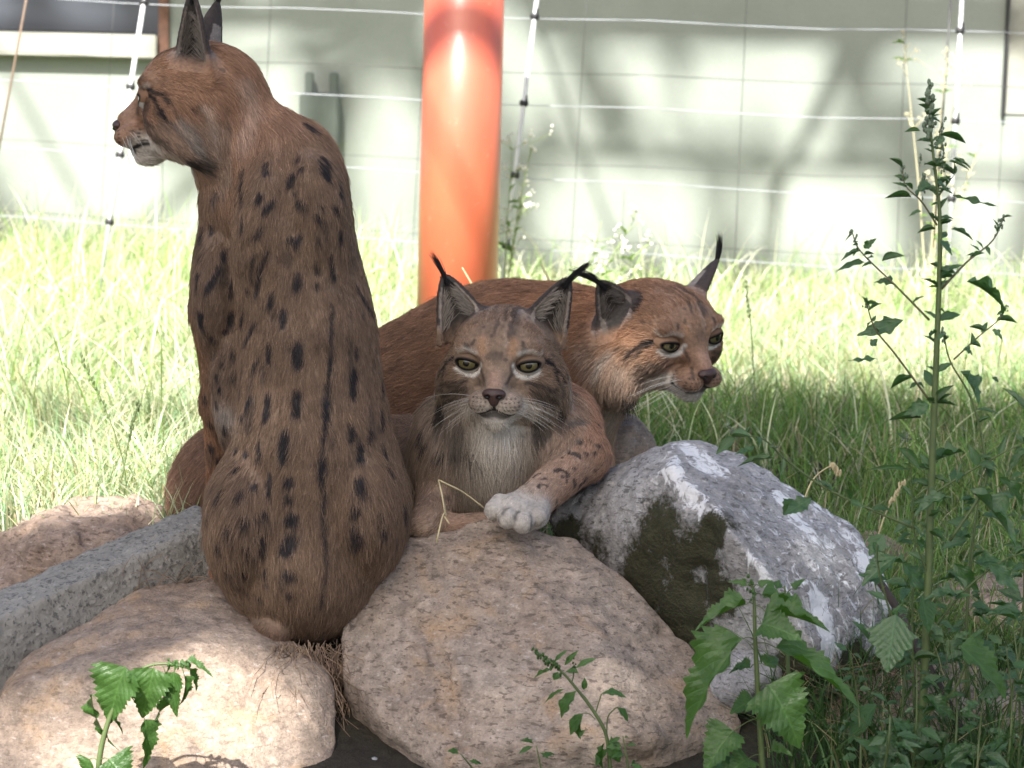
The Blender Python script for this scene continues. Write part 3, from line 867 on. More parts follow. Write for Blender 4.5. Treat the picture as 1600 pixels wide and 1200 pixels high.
    def build(s, step=0.006, fine=0.0023, fine_r=0.16):
        lo, hi = np.full(3, 9.0), np.full(3, -9.0)
        for pr in s.prims:
            if pr[0] == 'e': c, r = pr[1][0], max(pr[1][1]); lo = np.minimum(lo, c - r); hi = np.maximum(hi, c + r)
            elif pr[0] == 'c':
                for q, r in ((pr[1][0], pr[1][2]), (pr[1][1], pr[1][3])): lo = np.minimum(lo, q - r); hi = np.maximum(hi, q + r)
            else: q = pr[1]['base'] + pr[1]['a'] * pr[1]['h']; lo = np.minimum(lo, q - 0.03); hi = np.maximum(hi, q + 0.03)
        lo -= 0.03; hi += 0.03
        A = [axis(lo[d], hi[d], step, (s.O[d] - fine_r, s.O[d] + fine_r, fine)) for d in range(3)]
        s.V, s.Q = surface_nets(s.sdf, *A)
        s.bvh = BVHTree.FromPolygons([tuple(v) for v in s.V], [tuple(q) for q in s.Q.tolist()])
        return s
    def hit(s, px, py):
        d = nrm(W(px, py, 1.0) - CAM)
        h = s.bvh.ray_cast(Vector(CAM), Vector(d))
        if h[0] is None: return None
        return np.array(h[0])
    def spots(s, lst, col=(0.022, 0.021, 0.026)):
        """lst of (px points..., radius px) traced on the coat"""
        for pts, r in lst:
            hs = [h for h in (s.hit(*p) for p in pts) if h is not None]
            if hs: s.marks.append((np.array(hs), r * 0.00094 + 0.0005, 0.0034, np.array(col), 0.95))
    def fields(s, P):
        Wt = np.zeros(len(P)); fl = np.zeros((len(P), 3)); co = np.zeros((len(P), 3)); ln = np.zeros(len(P))
        for pr in s.prims:
            if pr[3] != 'u': continue
            d = s.pd(pr, P)
            w = np.exp(-np.clip(d + 0.004, 0, 0.2) / (0.014 if pr[6] > 0.012 else 0.006)) + 1e-9
            Wt += w; fl += w[:, None] * pr[4]; co += w[:, None] * np.array(pr[5]); ln += w * pr[6]
        return nrows(fl), co / Wt[:, None], ln / Wt
    def coat(s, P, N):
        fl, co, ln = s.fields(P)
        co = co * (1 + 0.16 * vnoise(P, 0.035, 3)[:, None]) * (1 + 0.10 * vnoise(P, 0.009, 5)[:, None])
        co = s.extra(P, N, co) if hasattr(s, 'extra') else co
        jit = np.stack([vnoise(P, 0.006, 21 + i) for i in range(3)], 1) * 0.0016
        for pts, r, soft, c, st in s.marks:
            d = seg_dist(P + jit, pts)
            m = (1 - sm(r - soft, r + soft, d)) * st
            co = co * (1 - m[:, None]) + m[:, None] * c
        co, ln, keep = s.face_coat(P, N, co, ln)
        return fl, co, ln, keep
    def snap(s, p):
        """lay a marking (head coordinates) on the skin"""
        key = tuple(map(tuple, p))
        if key not in s.cache:
            pts = smooth_path(p, 4) if len(p) > 2 else (np.linspace(p[0], p[1], 4) if len(p) == 2 else np.array(p, float))
            q = s.O + s.S * (np.asarray(pts, float) @ s.R.T)
            for _ in range(5):
                g, v = grad(s.sdf, q); q = q - g * np.clip(v, -0.01, 0.01)[:, None]
            loc = (q - s.O) @ s.R / s.S; loc[:, 0] = np.abs(loc[:, 0])
            s.cache[key] = list(loc)
        return s.cache[key]
    def face_coat(s, P, N, co, ln):
        q = (P - s.O) @ s.R / s.S
        x, y, z = np.abs(q[:, 0]), q[:, 1], q[:, 2]
        A = np.stack([x, y, z], 1)
        A = A + np.stack([vnoise(P, 0.005 * s.S, 31 + i) for i in range(3)], 1) * 0.0014
        near = (np.linalg.norm(q - np.array((0, 0.01, -0.01)), axis=1) < 0.16) & (y > -0.075)
        keep = np.ones(len(P), bool)
        def put(c, m):
            nonlocal co
            m = np.where(near, m, 0)[:, None]
            co = co * (1 - m) + m * np.array(c)
        def blob(c, p, r, soft, st=1.0, snap=True):
            pth = s.snap(p) if snap and r < 0.017 else [np.array(t) for t in p]
            d = seg_dist(A, pth); put(c, (1 - sm(r - soft, r + soft, d)) * st)
        W_, G_, K_ = (0.66, 0.63, 0.57), s.grey, BLK
        put(s.grey, sm(0.035, 0.075, x) * sm(-0.03, 0.03, z) * 0.0)
        put(s.grey * 0.95, sm(0.0, 0.03, -z - 0.02) * sm(0.03, 0.07, x) * 0.45)
        # pale muzzle, chin and throat
        blob((0.62, 0.58, 0.52), [(0.0, 0.066, -0.082), (0.0, 0.03, -0.10)], 0.030, 0.014, 0.95)
        blob((0.58, 0.53, 0.46), [(0.016, 0.088, -0.058), (0.032, 0.07, -0.062), (0.05, 0.045, -0.07)], 0.014, 0.009, 0.85)
        blob((0.45, 0.38, 0.31), [(0.055, 0.03, -0.065), (0.06, 0.0, -0.085)], 0.016, 0.012, 0.6)
        # forehead: fine lengthways streaks, tan brow spots
        fq = np.stack([q[:, 0] / 0.0052 + 0.9 * vnoise(q, 0.012, 88), z / 0.026, 0 * x + 3.3], 1)
        sn = vnoise(fq, 1.0, 87) + 0.35 * vnoise(fq * 2.1, 1.0, 89)
        fm = sm(0.034, 0.020, x) * sm(0.014, 0.030, z) * sm(-0.035, 0.0, y)
        put((0.055, 0.042, 0.034), sm(0.08, 0.55, sn) * fm * 0.75)
        put((0.42, 0.34, 0.27), sm(0.15, 0.60, -sn) * fm * 0.45)
        blob((0.46, 0.26, 0.14), [(0.019, 0.060, 0.019), (0.020, 0.054, 0.030)], 0.0060, 0.0058, 0.55)
        blob((0.10, 0.075, 0.055), [(0.0, 0.066, 0.012)], 0.011, 0.008, 0.5)
        blob(W_, [(0.030, 0.062, 0.0185), (0.047, 0.056, 0.0225), (0.060, 0.044, 0.020)], 0.0036, 0.0030, 0.40)
        blob(K_, [(0.036, 0.058, 0.026), (0.034, 0.056, 0.031)], 0.0028, 0.002, 0.75)
        # eye surround
        blob(W_, [(0.0235, 0.068, 0.001), (0.031, 0.065, -0.0125), (0.044, 0.061, -0.0165), (0.059, 0.052, -0.0105)], 0.0037, 0.0020, 0.92)
        blob((0.05, 0.035, 0.03), [(0.0235, 0.068, -0.006), (0.019, 0.078, -0.022)], 0.003, 0.0025, 0.7)
        blob(K_, [(0.062, 0.050, 0.006), (0.072, 0.036, 0.001), (0.077, 0.024, -0.014), (0.079, 0.010, -0.030)], 0.0034, 0.002, 0.93)
        # nose bridge and cheek stripes
        blob((0.40, 0.25, 0.18), [(0.0, 0.082, -0.020), (0.0, 0.095, -0.030)], 0.010, 0.006, 0.6)
        for p in ([(0.046, 0.058, -0.026), (0.062, 0.046, -0.030), (0.074, 0.030, -0.036)],
                  [(0.050, 0.054, -0.036), (0.066, 0.038, -0.044), (0.078, 0.012, -0.056)],
                  [(0.056, 0.044, -0.048), (0.070, 0.022, -0.058), (0.078, -0.004, -0.072)],
                  [(0.082, 0.0, -0.02), (0.086, -0.02, -0.045), (0.084, -0.034, -0.07)]):
            blob((0.045, 0.036, 0.03), p, 0.0028, 0.0026, 0.78)
        blob((0.09, 0.065, 0.05), [(0.058, 0.046, -0.036), (0.07, 0.03, -0.046)], 0.011, 0.009, 0.5)
        blob(K_, [(0.066, -0.018, -0.082), (0.058, -0.024, -0.108)], 0.0150, 0.009, 0.9)
        blob((0.5, 0.44, 0.38), [(0.088, -0.012, -0.035), (0.086, -0.03, -0.07)], 0.008, 0.007, 0.45)
        # muzzle: mouth line, dark lower lip, whisker rows
        blob(K_, [(0.0, 0.1035, -0.050), (0.0, 0.102, -0.063)], 0.0018, 0.0012, 0.95)
        blob(K_, [(0.0, 0.100, -0.064), (0.014, 0.098, -0.0695), (0.030, 0.080, -0.0695), (0.040, 0.062, -0.066)], 0.0034, 0.0018, 0.96)
        blob((0.03, 0.025, 0.025), [(0.0, 0.093, -0.0695), (0.018, 0.084, -0.0715)], 0.0055, 0.003, 0.8)
        for zz, xa, xb in ((-0.043, 0.013, 0.034), (-0.0485, 0.012, 0.038), (-0.054, 0.013, 0.040), (-0.0595, 0.016, 0.038)):
            for xx in np.arange(xa, xb, 0.0058):
                yy = 0.104 - 0.55 * (xx - 0.01) - 8.0 * max(0, xx - 0.018) ** 2 * 1.2
                d = np.hypot(x - xx, z - zz); put(K_, (1 - sm(0.0007, 0.0021, d)) * (y > yy - 0.03) * (y > 0.045) * 0.85)
        # small freckles on brow and cheeks
        fk = vnoise(P, 0.011 * s.S, 77)
        put((0.05, 0.04, 0.035), sm(0.60, 0.78, fk) * sm(-0.04, 0.0, z) * 0.6)
        # keep fur out of the eye openings and off the nose leather
        for g in (-1, 1):
            ex, ez = q[:, 0] - g * 0.044, q[:, 2]
            tl = g * 0.16; e1, e2 = ex * math.cos(tl) + ez * math.sin(tl), -ex * math.sin(tl) + ez * math.cos(tl)
            keep &= ~((np.hypot(e1 / 0.0180, e2 / 0.0100) < 1) & (y > 0.03))
        keep &= ~((x < 0.015) & (y > 0.092 + s.muz) & (z > -0.053) & (z < -0.028))
        ln = np.where(near & (y > 0.045) & (x < 0.042), np.minimum(ln, 0.0042), ln)
        ln = np.where(near & (z < -0.082) & (y > 0.03), np.maximum(ln, 0.010), ln)
        # ears
        for e in s.ears:
            t, u, v, w, dp, cone = s.ear_parts(P, e)
            on = (t > -0.10) & (cone < 0.010 * s.S) & (t < 1.15)
            rim = np.abs(u) / w
            inner = on & (cone < 0.0)
            back = on & ~inner
            m = (inner * sm(-0.05, 0.15, t))[:, None]
            ic = np.where((rim > 0.72)[:, None], np.array((0.30, 0.25, 0.21)), np.array((0.085, 0.07, 0.06))) * e.get('dark', 1.0)
            ic = np.where((t > 0.8)[:, None], np.array((0.05, 0.045, 0.042)), ic)
            co = co * (1 - m) + m * ic
            m = (back * sm(0.0, 0.25, t))[:, None] * 0.9
            bc = np.where(((t > 0.62) | ((rim > 0.55) & (t > 0.15)))[:, None], np.array((0.028, 0.026, 0.028)), np.array((0.27, 0.24, 0.22)))
            co = co * (1 - m) + m * bc
            ln = np.where(on, 0.0045, ln)
        return co, ln, keep
    def finish(s, n_fur, seed=1, whisk=True):
        rng = np.random.default_rng(seed)
        V, Q = s.V, s.Q
        N = vert_normals(V, Q)
        _, co, _, _ = s.coat(V, N)
        me = mesh_from('lynx_body', V - s.loc, Q)
        vcol(me, co)
        body = link('body', me, M_SKIN, s.root)
        # fur roots
        T = np.concatenate([Q[:, [0, 1, 2]], Q[:, [0, 2, 3]]])
        a, b, c = V[T[:, 0]], V[T[:, 1]], V[T[:, 2]]
        ar = 0.5 * np.linalg.norm(np.cross(b - a, c - a), axis=1)
        cen = (a + b + c) / 3; fn = nrows(np.cross(b - a, c - a))
        vd = nrows(CAM - cen); facing = (fn * vd).sum(1)
        hd = np.linalg.norm((cen - s.O) @ s.R / s.S - np.array((0, 0.03, -0.01)), axis=1)
        dens = ar * np.where(facing < -0.25, 0.35, 1.0) * np.where(hd < 0.12, 2.6, 1.0)
        cs = np.cumsum(dens); i = np.searchsorted(cs, rng.random(n_fur) * cs[-1])
        r1, r2 = np.sqrt(rng.random(n_fur)), rng.random(n_fur)
        P = a[i] * (1 - r1)[:, None] + b[i] * (r1 * (1 - r2))[:, None] + c[i] * (r1 * r2)[:, None]
        n = nrows(N[T[i, 0]] * (1 - r1)[:, None] + N[T[i, 1]] * (r1 * (1 - r2))[:, None] + N[T[i, 2]] * (r1 * r2)[:, None])
        fl, co, ln, keep = s.coat(P, n)
        P, n, fl, co, ln = P[keep], n[keep], fl[keep], co[keep], ln[keep]
        m = len(P)
        ft = nrows(fl - n * (fl * n).sum(1)[:, None] + 1e-6)
        co = s.coat(P + ft * (ln * 0.5)[:, None], n)[1]
        fl = fl - n * (fl * n).sum(1)[:, None]
        fl = nrows(fl + 1e-6)
        side = np.cross(n, fl)
        cl = vnoise(P, 0.011, 9)[:, None] * 0.26 + vnoise(P, 0.035, 19)[:, None] * 0.22 + rng.normal(0, 0.20, (m, 1))
        fl = nrows(fl + side * cl)
        lift = 0.25 + 0.10 * vnoise(P, 0.016, 8) + rng.normal(0, 0.10, m)
        L = ln * np.clip(rng.normal(1.0, 0.22, m), 0.4, 1.7) * (1 + 0.2 * vnoise(P, 0.02, 12))
        co = co * np.clip(rng.normal(1.0, 0.20, m), 0.45, 1.7)[:, None]
        pale = rng.random(m) < 0.10
        co[pale] = co[pale] * 1.35 + 0.02
        ts = np.array((0, 0.33, 0.68, 1.0))
        pts = P[:, None, :] + L[:, None, None] * (ts[None, :, None] * fl[:, None, :] + (ts * (1.25 - 0.75 * ts))[None, :, None] * (lift[:, None] * n)[:, None, :])
        pts[:, :, 2] -= (ts ** 2)[None, :] * L[:, None] * 0.12
        rad = np.array((0.00038, 0.00034, 0.00024, 0.00007))[None, :] * np.where(ln < 0.0075, 0.75, 1.0)[:, None]
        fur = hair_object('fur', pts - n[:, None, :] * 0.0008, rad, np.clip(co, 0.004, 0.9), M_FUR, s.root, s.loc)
        s.face_parts(rng, whisk)
        return s
    def face_parts(s, rng, whisk):
        Rm = Matrix([list(r) for r in s.R]).to_4x4()
        for g in (-1, 1):
            # eyeball
            bm = bmesh.new(); bmesh.ops.create_uvsphere(bm, u_segments=32, v_segments=20, radius=0.0175 * s.S)
            me = bpy.data.meshes.new('eye')
            bm.to_mesh(me); bm.free(); me.polygons.foreach_set('use_smooth', np.ones(len(me.polygons), bool))
            ec = np.array((g * 0.0437, 0.0475, 0.0005))
            e = link('eye', me, M_EYE, s.root)
            gaze = Matrix.Rotation(-g * 0.13, 4, 'Z')
            e.matrix_basis = Matrix.Translation(Vector(s.H(ec) - s.loc)) @ Rm @ gaze
            # lids: almond ring round the opening
            rings = [(0.97, -0.0004, (0.006, 0.005, 0.005)), (1.04, 0.0010, (0.006, 0.005, 0.005)), (1.13, 0.0009, (0.012, 0.01, 0.009)), (1.26, -0.0004, None), (1.55, -0.0065, None)]
            n = 40; Vv, Fc, Cc = [], [], []
            tl = -g * 0.16
            for sc, dy, cc in rings:
                for i in range(n):
                    p = 2 * math.pi * i / n
                    ax = 0.0158 * math.cos(p)
                    hz = 0.0058 if math.sin(p) > 0 else 0.0078
                    az = hz * math.sin(p) * (0.45 + 0.55 * abs(math.sin(p)) ** 0.5)
                    az += 0.0012 * (1 - (ax / 0.0158) ** 2) * (-1 if math.sin(p) > 0 else 0)
                    wx, wz = ax * sc, az * sc + (sc - 1) * (0.017 if math.sin(p) > 0 else 0.008) * math.sin(p)
                    yy = 0.0184 - (wx * wx) / (2 * 0.022) - (wz * wz) / (2 * 0.03) + dy
                    X = wx * math.cos(tl) + wz * math.sin(tl); Z = -wx * math.sin(tl) + wz * math.cos(tl)
                    Vv.append((np.array((X, yy, Z)) + np.array((g * 0.0437, 0.0475, 0.0005)) + np.array((0, -abs(X) * 0.0, 0))) )
                    if cc is None: cc2 = (0.46, 0.43, 0.38) if (math.sin(p) < 0.1 and math.cos(p) * g < 0.80) else tuple(0.62 * s.face)
                    else: cc2 = cc
                    Cc.append(cc2)
            for r in range(len(rings) - 1):
                for i in range(n):
                    j = (i + 1) % n
                    Fc.append((r * n + i, r * n + j, (r + 1) * n + j, (r + 1) * n + i))
            Vw = np.array([s.H(v) - s.loc for v in Vv])
            # side set-back: eyes look a little outwards, so turn the ring with the eyeball
            cen = s.H(ec) - s.loc
            rot = np.array((Rm @ gaze @ Rm.inverted()).to_3x3())
            Vw = (Vw - cen) @ rot.T + cen
            lm = mesh_from('eyelid', Vw, Fc); vcol(lm, np.array(Cc))
            link('eyelid', lm, M_LID, s.root)
        # nose leather with nostrils
        def nf(P):
            d = sd_ell(P, np.array((0, 0.0985, -0.0365)), np.array((0.0175, 0.0105, 0.0088)))
            d = smin(d, sd_ell(P, np.array((0, 0.0975, -0.0455)), np.array((0.0075, 0.0085, 0.0095))), 0.006)
            for g in (-1, 1):
                d = smax(d, -sd_ell(P, np.array((g * 0.0088, 0.1085, -0.0405)), np.array((0.0048, 0.0065, 0.0036))), 0.002)
            return d
        A = axis(-0.02, 0.02, 0.0012), axis(0.08, 0.115, 0.0012), axis(-0.06, -0.022, 0.0012)
        v, q = surface_nets(nf, *A, project=False)
        v[:, 1] += s.muz
        nm = mesh_from('nose', np.array([s.H(p) - s.loc for p in v]), q)
        nose = link('nose', nm, M_NOSE, s.root)
        for g in (-1, 1):
            bm = bmesh.new(); bmesh.ops.create_icosphere(bm, subdivisions=2, radius=1.0)
            me = bpy.data.meshes.new('nostril'); bm.to_mesh(me); bm.free()
            o = link('nostril', me, M_NOSTRIL, nose)
            o.matrix_basis = Matrix.Translation(Vector(s.H((g * 0.0088, 0.1045 + s.muz, -0.0405)) - s.loc)) @ Rm @ Matrix.Diagonal((0.0036 * s.S, 0.003 * s.S, 0.0026 * s.S, 1))
        # ear tufts and pale hair inside the ears
        for e in s.ears:
            tip = e['base'] + e['a'] * e['h'] * 0.95
            n = 90
            back = -s.R[:, 1] * 0.25 + np.array((e.get('lean', 0), 0, 0))
            P0 = tip + rng.normal(0, 0.0013, (n, 3)) - e['a'] * rng.random((n, 1)) * 0.012
            L = 0.046 * s.S * rng.uniform(0.5, 1.1, n)
            out = e['u'] * 0.0
            d0 = nrows(e['a'] + rng.normal(0, 0.09, (n, 3)))
            bend = s.tuft_bend[0 if e['g'] < 0 else 1] if hasattr(s, 'tuft_bend') else np.zeros(3)
            ts = np.linspace(0, 1, 5)
            pts = P0[:, None] + (L[:, None] * ts)[:, :, None] * d0[:, None] + (L[:, None] * ts ** 2)[:, :, None] * (bend + rng.normal(0, 0.05, (n, 3)))[:, None]
            pts = pts + (ts * (1 - ts))[None, :, None] * 0
            # gather to a point
            cen = pts.mean(0)
            pts = pts * (1 - 0.5 * ts[None, :, None]) + cen[None] * (0.5 * ts[None, :, None])
            hair_object('ear_tuft', pts, np.array((0.0005, 0.0005, 0.0004, 0.0003, 0.0001)), np.tile((0.016, 0.015, 0.016), (n, 1)), M_FUR, s.root, s.loc)
            n = 420
            t = rng.random(n) ** 0.8 * 0.62 - 0.02; sgn = np.where(rng.random(n) < 0.72, -e['g'], e['g'])
            wv = e['w'] * np.clip(1 - t, 0.02, 1) ** 0.72
            P0 = e['base'] + e['a'] * (t * e['h'])[:, None] + e['u'] * (sgn * wv * rng.uniform(0.55, 0.93, n) * s.ear_sign(e))[:, None] - e['o'] * (0.10 * wv)[:, None]
            d0 = nrows(e['a'] * 0.75 + e['u'] * (-sgn * s.ear_sign(e) * 0.7)[:, None] + e['o'] * 0.16 + rng.normal(0, 0.16, (n, 3)))
            L = 0.026 * s.S * rng.uniform(0.5, 1.15, n) * (1.1 - 0.6 * t)
            pts = P0[:, None] + (L[:, None] * ts)[:, :, None] * d0[:, None]
            cc = e['dark'] * np.array((0.36, 0.315, 0.27)) * rng.uniform(0.55, 1.15, (n, 1))
            hair_object('ear_hair', pts, np.array((0.0005, 0.0005, 0.0004, 0.0003, 0.0001)), cc, M_FUR, s.root, s.loc)
        # whiskers
        if whisk:
            pts = []
            for g in (-1, 1):
                for k in range(13):
                    r, c = k % 4, k // 4
                    p0 = np.array((g * (0.018 + 0.006 * c), 0.094 + 0.85 * s.muz - 0.008 * c, -0.046 - 0.0045 * r))
                    d = nrm((g * 1.0, -0.25 - 0.2 * rng.random(), -0.35 * rng.random() + 0.10 - 0.12 * r))
                    L = rng.uniform(0.05, 0.085)
                    ts = np.linspace(0, 1, 6)
                    ln = p0 + (ts * L)[:, None] * d + (ts ** 2 * L)[:, None] * np.array((0, -0.12, -0.26))
                    pts.append([s.H(p) for p in ln])
            hair_object('whiskers', np.array(pts), np.array((0.00028, 0.00026, 0.00022, 0.00018, 0.00012, 0.00005)), np.tile((0.62, 0.60, 0.56), (len(pts), 1)), M_FUR, s.root, s.loc)
    def ear_sign(s, e):
        # +1 when the ear's u axis points to the lynx's right (+x of the head)
        return 1.0 if (s.R[:, 0] @ e['u']) > 0 else -1.0

# ---- the lynx sitting with its back to the camera
BR, RED, DK = (0.218, 0.148, 0.102), (0.262, 0.166, 0.110), (0.175, 0.12, 0.086)
A = Lynx('spotted lynx sitting upright with its back to the camera, head turned to the left', W(470, 990, 0.0))
dn = (0, 0, -1)
A.ell((478, 862, 0.00), (136, 140), 0.165, 0.05, (0, -0.1, -1), BR, 0.014)
A.ell((490, 720, 0.00), (128, 165), 0.150, 0.06, dn, BR, 0.014)
A.ell((482, 545, 0.02), (108, 165), 0.135, 0.06, dn, BR, 0.013)
A.ell((456, 385, 0.04), (92, 130), 0.130, 0.06, dn, BR, 0.013)
A.ell((448, 280, 0.05), (72, 78), 0.105, 0.05, dn, RED, 0.015)
A.ell((488, 302, 0.04), (38, 85), 0.07, 0.04, (0.2, 0, -1), BR, 0.018, rot=-0.25)
A.cap((338, 165, 0.06), (428, 262, 0.05), 64, 76, 0.05, (0.55, -0.1, -0.9), (0.36, 0.215, 0.14), 0.022)
A.cap((335, 190, 0.07), (390, 300, 0.08), 50, 70, 0.04, (0.3, 0, -1), (0.33, 0.21, 0.14), 0.024)
A.ell((376, 590, 0.07), (44, 130), 0.085, 0.02, (-0.05, 0, -1), DK, 0.013)
A.ell((398, 805, -0.015), (76, 124), 0.155, 0.016, (-0.1, 0, -1), BR, 0.022, rot=0.05)
A.ell((574, 782, -0.005), (64, 120), 0.15, 0.016, (0.12, 0, -1), BR, 0.022, rot=-0.12)
A.cap((362, 318, 0.06), (346, 470, 0.075), 46, 45, 0.018, (-0.1, 0, -1), DK, 0.012)
A.ell((346, 450, 0.07), (44, 105), 0.085, 0.016, (-0.1, 0, -1), DK, 0.012)
A.cap((348, 500, 0.09), (346, 630, 0.12), 42, 28, 0.03, dn, (0.24, 0.135, 0.08), 0.014)
A.cap((346, 630, 0.12), (350, 800, 0.17), 28, 24, 0.02, dn, (0.28, 0.15, 0.085), 0.010)
A.cap((450, 600, 0.16), (455, 830, 0.20), 40, 26, 0.03, dn, BR, 0.012)
A.cap((365, 900, 0.08), (330, 893, 0.10), 26, 19, 0.02, (-1, 0, -0.2), (0.42, 0.20, 0.11), 0.008)
A.ell((424, 982, -0.105), (30, 18), 0.045, 0.02, (-0.5, -0.3, -1), (0.165, 0.10, 0.066), 0.012, rot=0.2)
A.ell((498, 335, -0.040), (40, 92), 0.055, 0.032, (0.15, 0, -1), BR, 0.013, rot=-0.12)
A.ell((412, 348, -0.040), (34, 88), 0.055, 0.032, (-0.1, 0, -1), BR, 0.013, rot=0.1)
A.head(298, 149, 0.07, (-0.985, 0.15, -0.09), roll=0.0, muz=0.011, face=(0.29, 0.168, 0.102), grey=(0.36, 0.29, 0.24),
       ears=({'axis': (-0.10, -0.10, 1.0), 'open': (-0.9, 0.5, 0.0), 'h': 0.100, 'w': 0.032, 'dark': 0.55}, {'axis': (0.3, -0.28, 1.0), 'base': (0.050, -0.006, 0.046), 'open': (0.4, 1.0, 0.0), 'h': 0.092, 'dark': 0.6}))
A.tuft_bend = [np.array((0.05, 0, 0.1)), np.array((0.12, 0, 0.1))]
A.build()
def z2(lst): return [([(260 + .275 * x, 250 + .275 * y) for x, y in p], r * .275) for p, r in lst]
def z3(lst): return [([(240 + .375 * x, 560 + .375 * y) for x, y in p], r * .375) for p, r in lst]
A.spots(z2([
    ([(432, 50), (430, 140), (430, 220)], 16), ([(568, 30), (560, 80)], 18), ([(716, 90), (704, 140)], 20), ([(735, 188)], 18),
    ([(762, 60)], 15), ([(872, 20), (890, 75), (915, 115)], 18), ([(982, 150), (986, 200)], 16), ([(740, 5)], 18), ([(530, 205), (522, 240)], 18),
    ([(602, 240), (565, 290)], 20), ([(750, 250), (785, 262)], 22), ([(878, 270)], 16), ([(950, 262), (968, 280)], 17), ([(865, 320), (866, 345)], 14),
    ([(538, 395), (515, 440)], 15), ([(700, 455), (740, 480), (765, 430)], 17), ([(860, 400), (870, 490)], 5), ([(985, 415), (990, 450)], 24),
    ([(1085, 500), (1115, 545)], 18), ([(575, 530), (535, 620), (505, 775)], 14), ([(498, 540), (482, 690)], 9), ([(932, 550), (942, 620), (955, 680)], 15),
    ([(850, 580), (860, 650)], 10), ([(748, 665), (740, 725)], 22), ([(855, 720)], 13), ([(1078, 720), (1120, 800), (1168, 880)], 15),
    ([(602, 775), (590, 830)], 17), ([(662, 865), (654, 945)], 19), ([(942, 825), (935, 960), (928, 1190)], 10), ([(1225, 960), (1232, 1010)], 16),
    ([(322, 530), (318, 570)], 16), ([(192, 560)], 18), ([(182, 660), (172, 710)], 16), ([(300, 620), (270, 690), (232, 740)], 20), ([(462, 740)], 12),
    ([(440, 880), (425, 930)], 18), ([(505, 930), (470, 1000), (445, 1045)], 15), ([(588, 1070), (580, 1140)], 17), ([(745, 1060), (745, 1160)], 30),
    ([(1075, 1080), (1080, 1120)], 16), ([(515, 1140), (500, 1190)], 16), ([(195, 880), (195, 930)], 34), ([(372, 880), (360, 940)], 20), ([(262, 1020)], 18),
    ([(332, 975)], 20), ([(380, 1110)], 20), ([(280, 1105)], 14), ([(205, 400), (195, 450)], 18), ([(260, 380), (250, 420)], 16), ([(430, 330), (432, 400)], 14),
    ([(380, 690), (360, 780)], 14), ([(290, 200), (265, 240)], 14), ([(1195, 720), (1205, 790)], 14), ([(1040, 350)], 12), ([(1040, 880)], 10)]))
A.spots(z3([
    ([(832, 60), (830, 150)], 20), ([(948, 100), (955, 160)], 14), ([(404, 165), (385, 215)], 14), ([(478, 160), (468, 250)], 15), ([(598, 150), (592, 230)], 19),
    ([(735, 0), (728, 110), (720, 220), (706, 330)], 10), ([(722, 180), (716, 260)], 15), ([(706, 330), (704, 480), (709, 650), (716, 800), (710, 960), (690, 1040)], 7), ([(707, 420), (705, 490)], 14),
    ([(822, 285), (822, 335)], 16), ([(897, 300), (895, 345)], 14), ([(948, 230), (950, 290)], 14), ([(1008, 290), (1018, 320)], 16), ([(546, 320), (542, 420)], 21),
    ([(440, 360), (438, 420)], 11), ([(385, 400)], 22), ([(345, 385)], 20), ([(280, 430)], 25), ([(340, 470)], 17), ([(958, 370), (965, 410)], 16), ([(858, 375), (862, 425)], 20),
    ([(566, 520)], 24), ([(560, 590)], 19), ([(980, 460), (990, 485)], 17), ([(860, 515), (862, 565)], 20), ([(485, 490), (480, 570)], 10), ([(278, 578)], 24),
    ([(360, 573)], 19), ([(415, 540)], 17), ([(455, 655)], 17), ([(430, 675)], 10), ([(380, 690)], 19), ([(575, 675)], 30), ([(320, 720)], 20), ([(840, 645)], 22), ([(845, 720), (846, 770)], 24),
    ([(940, 650)], 15), ([(955, 715)], 20), ([(575, 760), (552, 800)], 30), ([(446, 740), (445, 800)], 14), ([(385, 810)], 19), ([(275, 780)], 20), ([(1035, 640)], 22),
    ([(376, 890)], 18), ([(460, 898)], 14), ([(562, 905)], 24), ([(470, 945)], 10), ([(566, 990)], 14), ([(290, 20)], 14), ([(265, 75)], 20), ([(330, 80)], 18), ([(200, 110)], 16),
    ([(215, 165)], 16), ([(262, 190)], 20), ([(276, 130)], 14), ([(235, 270)], 18), ([(300, 295)], 17), ([(370, 240)], 17), ([(240, 375)], 22), ([(230, 670)], 15), ([(990, 180), (1005, 220)], 12), ([(310, 880)], 16), ([(445, 1000)], 12)]))
A.spots([([(330, 268), (312, 240), (300, 222)], 6), ([(478, 196), (488, 206)], 7), ([(530, 235), (538, 262)], 6), ([(505, 248), (512, 275)], 6)])
def A_extra(P, N, co):
    w = np.exp(-((P - W(352, 650, 0.0))[:, [0, 2]] ** 2).sum(1) / 0.018 ** 2) * (P[:, 1] < 0.14)
    co = co * (1 - 0.7 * w[:, None]) + 0.7 * w[:, None] * np.array((0.5, 0.45, 0.4))
    fs = sm(0.46, 0.66, vnoise(P * np.array((1, 1, 0.42)), 0.017, 63)) * 0.5 * (P[:, 2] < 0.66) * (P[:, 2] > 0.03)
    co = co * (1 - fs[:, None]) + fs[:, None] * np.array((0.04, 0.034, 0.034))
    return co
A.extra = A_extra
def face_crease_marks(L, lst):
    for pts, r, st in lst:
        hs = [h for h in (L.hit(*p) for p in pts) if h is not None]
        if hs: L.marks.append((np.array(hs), r * 0.00120, 0.0018 + r * 0.0002, np.array((0.022, 0.020, 0.020)), st))
